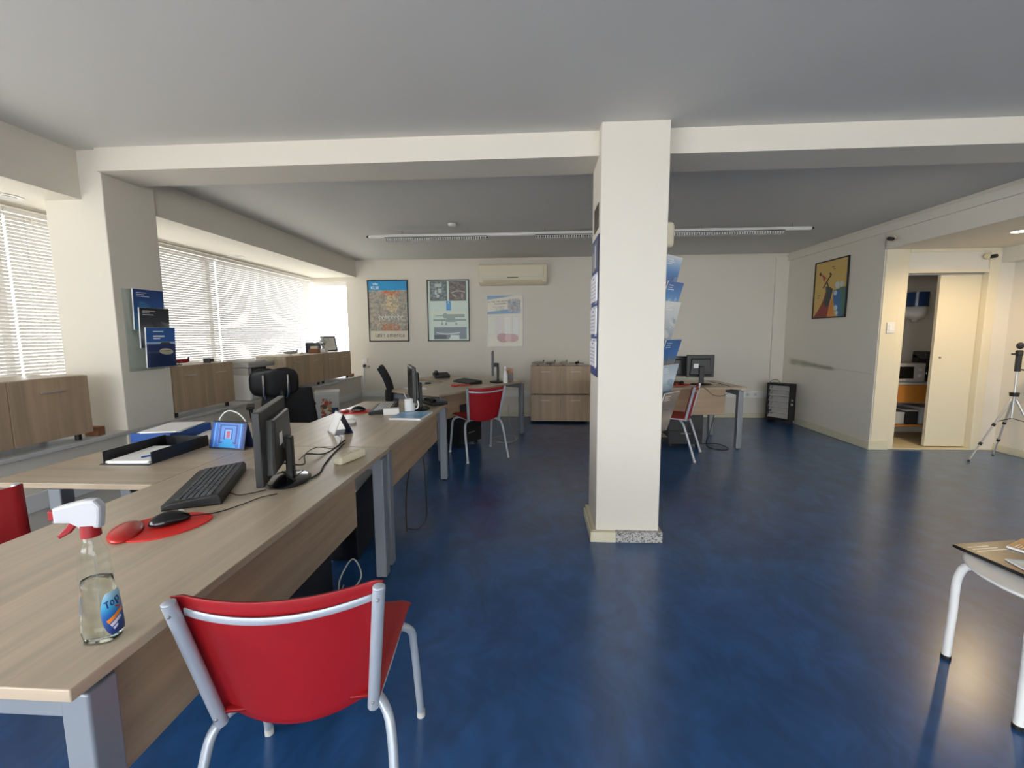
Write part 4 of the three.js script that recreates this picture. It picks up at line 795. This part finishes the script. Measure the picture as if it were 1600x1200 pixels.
// long ceiling lamp
{
  const t = thing('ceiling_lamp_track', 'long white tube lamp track with louvres under the far ceiling', 'lamp', [0.5, 2.5, -5.24]);
  part('rail', rot(cyl(0.022, 0.022, 5.0, 0, 0, 0, 20), 'z', Q), M.white, t);
  for (const s of [-1, 1]) part('end_cap', rot(cyl(0.022, 0.006, 0.03, 0, 0, 0, 18), 'z', -s * Q).translate(s * 2.515, 0, 0), M.black, t);
  for (const x of [-2.1, -1.35, -0.45, 0.4, 1.3, 2.3]) part('bracket', [bar([x, 0.02, 0], [x, 0.06, 0], 0.006, 8)], M.greyPlastic, t);
  for (const x0 of [-2.3, -0.55, 1.0]) {
    const l = part('louvre', [bb(x0, x0 + 1.2, -0.03, -0.02, -0.05, 0.05)], M.charcoal, t);
    part('fins', [...Array.from({ length: 44 }, (_, i) => bx(0.009, 0.03, 0.094, x0 + 0.01 + i * 0.0272, -0.045, 0)), bb(x0, x0 + 1.2, -0.034, -0.028, 0.046, 0.05)], M.white, l);
  }
}
solo('smoke_detector', 'small round white smoke detector on the far ceiling', 'detector', lathe([[0, 0], [0.05, 0], [0.05, -0.015], [0.035, -0.03], [0, -0.032]], 28), M.white, [-0.95, CEILB, -4.95]);
// recessed downlights
function downlight(label, x, y, z, on) {
  const t = thing('downlight', label, 'light', [x, y, z], 0, on ? undefined : 'unlit bay downlights');
  part('ring', lathe([[0.055, -0.001], [0.09, -0.001], [0.09, -0.003], [0.075, -0.006], [0.055, -0.004]], 32), M.white, t);
  part('lamp', lathe([[0, -0.004], [0.055, -0.004], [0.055, -0.007], [0, -0.007]].reverse(), 28), on ? new THREE.MeshStandardMaterial({ color: 0xffffff, emissive: 0xffe9c0, emissiveIntensity: 9 }) : mat(0xc8c8c2, 0.3), t);
  if (on) { const l = new THREE.SpotLight(0xffdfae, 5.5, 0, 85 * D2R, 0.5, 2); l.position.set(x, y - 0.02, z); l.target.position.set(x, 0, z); l.castShadow = true; l.shadow.radius = 2.5; scene.add(l, l.target); }
}
downlight('lit warm downlight in the low ceiling near the storeroom door', 4.36, 2.259, -4.42, true);
downlight('unlit downlight in the bay ceiling near the left edge', -3.55, 2.289, -2.85, false);
downlight('unlit downlight in the bay ceiling right of the pillar', -3.58, 2.289, -5.15, false);
// column calendar, photo, rack
{
  const tex = canvasTex(256, 720, (g, w, h) => {
    g.fillStyle = '#2c3f86'; g.fillRect(0, 0, w, h); g.fillStyle = '#6f7480'; g.fillRect(12, 12, 232, 150); g.fillStyle = '#b0a898'; g.fillRect(30, 60, 60, 100); g.fillStyle = '#cfd8e4'; g.fillRect(110, 30, 60, 120); g.fillStyle = '#4c5670'; g.fillRect(180, 40, 50, 120);
    for (const y of [180, 352, 524]) { g.fillStyle = '#e9e8ee'; g.fillRect(14, y, 228, 142); g.fillStyle = '#5e6aa0'; g.fillRect(90, y + 8, 70, 8); for (let r = 0; r < 5; r++) for (let c = 0; c < 7; c++) { g.fillStyle = c > 5 ? '#c05a5a' : '#7a7f98'; g.fillRect(32 + c * 29, y + 34 + r * 21, 13, 9); } g.fillStyle = '#c9cfe4'; g.fillRect(150, y + 150, 80, 10); }
  });
  const t = thing('wall_calendar', 'blue three-month calendar hanging on the side of the column', 'calendar', [0.372, 0, -3.0]);
  part('board', bb(-0.006, -0.001, 1.08, 1.97, -0.17, 0.165), M.navy, t);
  part('print', new THREE.PlaneGeometry(0.325, 0.88).rotateY(-Q).translate(-0.0068, 1.525, -0.0025), mat(0xffffff, 0.5, { map: tex }), t);
  const padTex = canvasTex(256, 160, (g, w, h) => { g.fillStyle = '#ecebf0'; g.fillRect(0, 0, w, h); g.fillStyle = '#5e6aa0'; g.fillRect(92, 10, 72, 9); for (let r = 0; r < 5; r++) for (let c = 0; c < 7; c++) { g.fillStyle = c > 5 ? '#c05a5a' : '#7a7f98'; g.fillRect(24 + c * 31, 38 + r * 23, 14, 10); } });
  const padMat = mat(0xffffff, 0.6, { map: padTex });
  for (const y of [1.645, 1.435, 1.225]) { const p = part('month_pad', bx(0.008, 0.165, 0.27, -0.0108, y, -0.002, 0.001), M.paper, t); part('month_print', new THREE.PlaneGeometry(0.266, 0.161).rotateY(-Q).translate(-0.0152, y, -0.002), padMat, p); }
  solo('photo_card', 'small dark photograph above the column calendar', 'photo', bb(-0.004, -0.0005, 2.02, 2.17, -0.12, 0.09), mat(0x4b4438, 0.5), [0.372, 0, -2.98]);
}
{
  const t = thing('brochure_rack', 'clear brochure rack on the right side of the column', 'rack', [0.78, 0, -3.03]);
  part('back_plate', bb(0.001, 0.006, 0.66, 1.92, -0.13, 0.13), M.acrylic, t);
  const pal = [['#e8ecee', '#4f8fd0', '#2c62a8', '#9fb8cc'], ['#f2f0e8', '#dfe4e6', '#b9c4cc', '#8a98a4'], ['#3c6fb0', '#5f9cd8', '#cfdfe8', '#88a8c0'], ['#2b5f9e', '#3a74b8', '#c59a70', '#4a6a90'], ['#b5c4d0', '#dfe8ee', '#7f98ac', '#aab8c2'], ['#9a8a78', '#7d756c', '#b3a898', '#6a645c']];
  const names = ['lowest grey-brown brochure in the column rack', 'second brochure from the bottom in the column rack', 'blue brochure third from the bottom in the column rack', 'pale brochure fourth from the bottom in the column rack', 'white brochure second from the top in the column rack', 'blue-topped brochure at the top of the column rack'];
  [0.68, 0.86, 1.03, 1.27, 1.40, 1.56].forEach((y, i) => {
    part('pocket', [bx(0.06, 0.003, 0.24, 0.036, y - 0.004, 0)], M.acrylic, t);
    const b = thing('brochure', names[i], 'brochure', [0.815, y, -3.03], -0.75, 'brochures in the column rack');
    const lean = -0.30 + (i % 2) * 0.05;
    part('pages', rot(bx(0.006, 0.297, 0.21, 0, 0.149, 0), 'z', lean).translate(0.004, 0.002, 0), M.paper, b);
    for (const s of [-1, 1]) part('cover', rot(new THREE.PlaneGeometry(0.209, 0.296).rotateY(s * Q).translate(s * 0.0036, 0.149, 0), 'z', lean).translate(0.004, 0.002, 0), mat(0xffffff, 0.3, { map: magTex(40 + i, pal[[5, 4, 3, 1, 2, 0][i]]) }), b);
  });
}
{
  const t = thing('brochure_rack', 'clear brochure holder on the side of the left pillar', 'rack', [-2.97, 0, -3.17]);
  part('back_plate', bb(0.001, 0.005, 1.10, 1.70, -0.15, 0.15), M.acrylic, t);
  const pal = [['#1f3d7a', '#27508f', '#2f6a9a', '#3b7fa4'], ['#23262c', '#3a3d44', '#8f9296', '#2c3c5a'], ['#1d4a94', '#3a72b4', '#c4cfd8', '#1f2f55']];
  const names = ['dark blue brochure at the top of the pillar holder', 'black-headed brochure in the middle of the pillar holder', 'blue ship brochure at the front of the pillar holder'];
  [1.405, 1.27, 1.125].forEach((y, i) => {
    const x = 0.03 + i * 0.035;
    part('pocket', [bx(0.003, 0.13, 0.25, x + 0.02, y + 0.055, -0.02), bx(x + 0.02, 0.003, 0.25, (x + 0.02) / 2, y - 0.006, -0.02)], M.acrylic, t);
    const b = thing('brochure', names[i], 'brochure', [-2.97 + x, y, -3.19], -0.12, 'brochures in the pillar holder');
    const lean = -0.05, w = 0.23;
    part('pages', rot(bx(0.01, 0.297, w, 0, 0.149, 0), 'z', lean).translate(0, 0.0, 0), M.paper, b);
    part('cover', rot(new THREE.PlaneGeometry(w - 0.002, 0.295).rotateY(Q).translate(0.0056, 0.149, 0), 'z', lean), mat(0xffffff, 0.35, { map: i < 2 ? magTex(60 + i, pal[i]) : canvasTex(256, 352, (g, W, H) => {
      g.fillStyle = '#2d5fa6'; g.fillRect(0, 0, W, H * 0.42); g.fillStyle = '#22366a'; g.fillRect(0, H * 0.42, W, H); g.fillStyle = '#9db8d4'; g.fillRect(0, H * 0.36, W, 20); g.fillStyle = '#e8eef4'; g.fillRect(60, 30, 90, 8); g.fillRect(60, 70, 100, 14); g.fillRect(60, 92, 60, 10);
      g.fillStyle = '#4a4540'; g.beginPath(); g.moveTo(110, 150); g.lineTo(220, 150); g.lineTo(200, 128); g.lineTo(130, 130); g.fill(); g.fillStyle = '#c8bda0'; g.beginPath(); g.ellipse(170, 215, 62, 28, 0.1, 0, 7); g.fill(); g.fillStyle = '#6a6050'; g.fillRect(120, 205, 90, 6);
    }) }), b);
  });
}
// security cameras and switch
function camUnit(label, pos, turn) {
  const t = thing('security_camera', label, 'camera', pos, turn, 'small security cameras');
  part('mount', [ball(0.036, 0.036, 0.03, 0, 0, 0.02, 18)], M.beige, t);
  part('camera_body', rot(cyl(0.02, 0.02, 0.06, 0, 0, 0, 16), 'x', Q).translate(0.015, -0.01, 0.06), M.charcoal, t);
}
camUnit('small dark camera under the cornice at the end of the right wall', [3.79, 2.35, -5.12], -Q + 0.3);
camUnit('small dark camera above the right side of the storeroom door', [4.87, 2.17, -5.262], 0.2);
{
  const t = thing('light_switch', 'white double light switch on the post left of the storeroom door', 'switch', [3.935, 1.40, -5.249]);
  part('plate', bx(0.085, 0.12, 0.01, 0, 0, 0.006, 0.004), M.white, t); part('rocker', bx(0.045, 0.07, 0.008, 0, 0, 0.013, 0.003), M.whitePlastic, t);
}
// heater in the corner
{
  const t = thing('heater', 'black electric heater with reflective bars in the far right corner', 'heater', [3.625, 0, -6.80], Math.atan2(-0.814, 0.581));
  const W = 0.34, H = 0.60;
  part('casing', [bb(-W / 2, W / 2, 0.05, H, -0.08, 0.05, 0.006), bb(-W / 2, -W / 2 + 0.02, 0.05, H, 0.05, 0.085, 0.003), bb(W / 2 - 0.02, W / 2, 0.05, H, 0.05, 0.085, 0.003), bb(-W / 2, W / 2, H - 0.02, H, 0.05, 0.085, 0.003), bb(-W / 2, W / 2, 0.05, 0.075, 0.05, 0.085, 0.003)], M.black, t);
  for (let k = 0; k < 6; k++) part('reflector', rot(bx(W - 0.045, 0.075, 0.006, 0, 0, 0), 'x', -0.35).translate(0, 0.12 + k * 0.086, 0.062), M.silver, t);
  for (let k = 0; k < 5; k++) part('heating_tube', rot(cyl(0.006, 0.006, W - 0.05, 0, 0, 0, 10), 'z', Q).translate(0, 0.165 + k * 0.086, 0.075), M.lightGrey, t);
  for (const y of [0.30, 0.36]) part('knob', rot(cyl(0.018, 0.015, 0.02, 0, 0, 0, 16), 'z', -Q).translate(W / 2 + 0.01, y, 0.04), M.greyPlastic, t);
  for (const x of [-0.13, 0.13]) part('foot', bb(x - 0.015, x + 0.015, 0.001, 0.05, -0.085, 0.09, 0.004), M.black, t);
  part('cord', tube([[-0.05, H - 0.02, -0.085], [-0.08, H + 0.04, -0.02], [-0.12, H + 0.02, 0.09], [-0.125, 0.4, 0.096], [-0.125, 0.2, 0.097]], 0.004, 40, 6), M.black, t);
  part('plug', rot(cyl(0.018, 0.014, 0.045, 0, 0, 0, 14), 'x', 0).translate(-0.125, 0.185, 0.102), M.black, t);
}
// =====================================================================
// STOREROOM DOOR AND INSIDE, TRIPOD
// =====================================================================
{
  const d = new THREE.Group(); d.name = 'door_1'; d.userData.kind = 'structure'; d.userData.label = 'cream sliding storeroom door, half open'; scene.add(d);
  struct('door_panel', bb(4.49, 4.928, 0.025, 1.985, -5.375, -5.335, 0.004), M.cream, d);
  struct('lock', [rot(cyl(0.012, 0.012, 0.01, 0, 0, 0, 16), 'x', Q).translate(4.565, 1.06, -5.333)], M.steel, d);
  struct('door_track', bb(4.09, 4.93, 1.985, 2.0, -5.39, -5.32), M.alu, d);
}
{
  const t = thing('towel_dispenser', 'blue and white paper towel dispenser on the storeroom wall', 'dispenser', [4.80, 1.60, -6.02], 0);
  part('cover', [cyl(0.125, 0.125, 0.18, 0, 0.16, 0, 28)], phys(0x1d3f6d, 0.2), t, 'dark blue cover');
  part('roll_body', lathe([[0, -0.12], [0.03, -0.12], [0.03, -0.09], [0.09, -0.07], [0.12, -0.02], [0.12, 0.07], [0, 0.07]], 28), M.whitePlastic, t);
  part('wall_bracket', bx(0.14, 0.26, 0.05, 0, 0.1, -0.104), M.greyPlastic, t);
}
{
  const t = thing('storage_counter', 'orange wood counter with open shelves inside the storeroom', 'counter', [4.62, 0.014, -5.93], 0);
  part('worktop', bx(1.06, 0.03, 0.42, 0, 0.70, 0, 0.003), M.greyPlastic, t);
  part('front_rail', bx(1.04, 0.22, 0.02, 0, 0.574, 0.19, 0.002), M.kitchenWood, t);
  part('shelf', bx(1.0, 0.025, 0.38, 0, 0.17, 0, 0.002), M.kitchenWood, t);
  for (const s of [-1, 1]) part('side_panel', bx(0.022, 0.68, 0.38, s * 0.512, 0.342, 0, 0.002), M.kitchenWood, t);
}
{
  const t = thing('microwave', 'grey microwave oven on the storeroom counter', 'microwave', [4.58, 0.7295, -5.92], 0);
  part('body', bx(0.40, 0.23, 0.32, 0, 0.12, 0, 0.008), M.greyPlastic, t);
  part('door_window', bx(0.24, 0.15, 0.006, -0.06, 0.12, 0.163, 0.002), M.blackGloss, t);
  for (const y of [0.085, 0.155]) part('knob', rot(cyl(0.02, 0.018, 0.02, 0, 0, 0, 16), 'x', Q).translate(0.13, y, 0.168), M.lightGrey, t);
}
{
  const t = thing('drip_coffee_maker', 'dark coffee maker beside the microwave', 'coffee maker', [4.90, 0.7295, -5.93], 0);
  part('body', [bx(0.16, 0.04, 0.2, 0, 0.022, 0, 0.006), bx(0.16, 0.32, 0.08, 0, 0.18, -0.06, 0.008), bx(0.16, 0.09, 0.2, 0, 0.33, 0, 0.01)], M.charcoal, t);
  part('jug', lathe([[0, 0.045], [0.05, 0.045], [0.06, 0.1], [0.045, 0.16], [0.04, 0.17], [0, 0.17]], 24).translate(0, 0, 0.04), M.blackGloss, t);
}
[['white appliance box on the storeroom shelf, left of the dark one', 4.46, M.lightGrey, 0.26], ['small dark box in the middle of the storeroom shelf', 4.68, M.charcoal, 0.14], ['pale blue box at the right of the storeroom shelf', 4.87, mat(0xb9c4cc, 0.5), 0.18]].forEach(([l, x, m, w], i) => {
  const t = thing('storage_box', l, 'box', [x, 0.198, -5.91], 0, 'boxes on the storeroom shelf');
  part('box_body', bx(w, 0.13 + 0.03 * i, 0.28, 0, 0.067 + 0.015 * i, 0, 0.004), m, t); part('lid', bx(w + 0.006, 0.02, 0.286, 0, 0.142 + 0.03 * i, 0, 0.004), M.lightGrey, t);
});
{
  const A = [4.93, 0.72, -4.86], t = thing('tripod', 'silver camera tripod with black phone grip before the storeroom wall', 'tripod', [A[0], 0, A[2]]);
  const feet = [[-0.43, 0.06], [0.03, -0.17], [0.21, 0.20]];
  part('crown', [cyl(0.035, 0.04, 0.04, 0, 0.70, 0, 20)], M.black, t);
  part('centre_column', [bar([0, 0.45, 0], [0, 0.96, 0], 0.010, 14)], M.alu, t);
  for (const [x, z] of feet) {
    const P = k => [x * k, 0.69 - 0.682 * k, z * k];
    const l = part('leg', [bar(P(0.06), P(0.45), 0.011), bar(P(0.45), P(0.74), 0.009), bar(P(0.74), P(0.985), 0.007)], M.alu, t);
    for (const k of [0.45, 0.74]) part('leg_lock', bar(P(k - 0.018), P(k + 0.018), 0.015), M.black, l);
    part('rubber_foot', ball(0.012, 0.008, 0.012, x, 0.0085, z, 12), M.black, l);
    part('brace', bar([0, 0.45, 0], P(0.4), 0.004, 6), M.black, l);
  }
  part('head', [cyl(0.024, 0.024, 0.05, 0, 0.965, 0, 18), bx(0.04, 0.14, 0.04, 0, 1.04, 0, 0.01), bx(0.05, 0.06, 0.045, 0, 1.13, 0, 0.012), ball(0.03, 0.035, 0.03, 0.0, 1.205, 0, 16)], M.charcoal, t);
  part('pan_handle', [bar([0, 0.965, 0], [0.19, 0.93, 0.04], 0.007, 10), bar([0.16, 0.935, 0.034], [0.25, 0.92, 0.05], 0.012, 12)], M.black, t);
  part('clamp_screw', [bar([-0.06, 1.12, 0.0], [0, 1.12, 0], 0.006, 10), cyl(0.014, 0.014, 0.02, -0.06, 1.12, 0, 12)], M.black, t);
}
// magazines on the white stool
magazine('large glossy black-edged magazine overhanging the white stool', [1.90, 0.4665, -1.70], 0.18, magTex(101, ['#3a3530', '#5a4c3a', '#8a6236', '#5f4028', '#4a4038']), 0.30, 0.38, 0.012, 'magazines on the white stool', M.black);
magazine('smaller brochure with a sky picture on the glossy magazine', [1.86, 0.4795, -1.62], -0.1, magTex(105, ['#8fc0d8', '#cfd8d8', '#b98a70', '#8f7a80', '#7a6a78']), 0.15, 0.21, 0.006, 'magazines on the white stool');
magazine('orange brochure lying at the back of the white stool', [2.02, 0.4795, -1.78], 0.5, magTex(109, ['#c98a3c', '#a8682c', '#d8b070', '#8a5a2c']), 0.15, 0.21, 0.008, 'magazines on the white stool');

renderer.render(scene, camera);
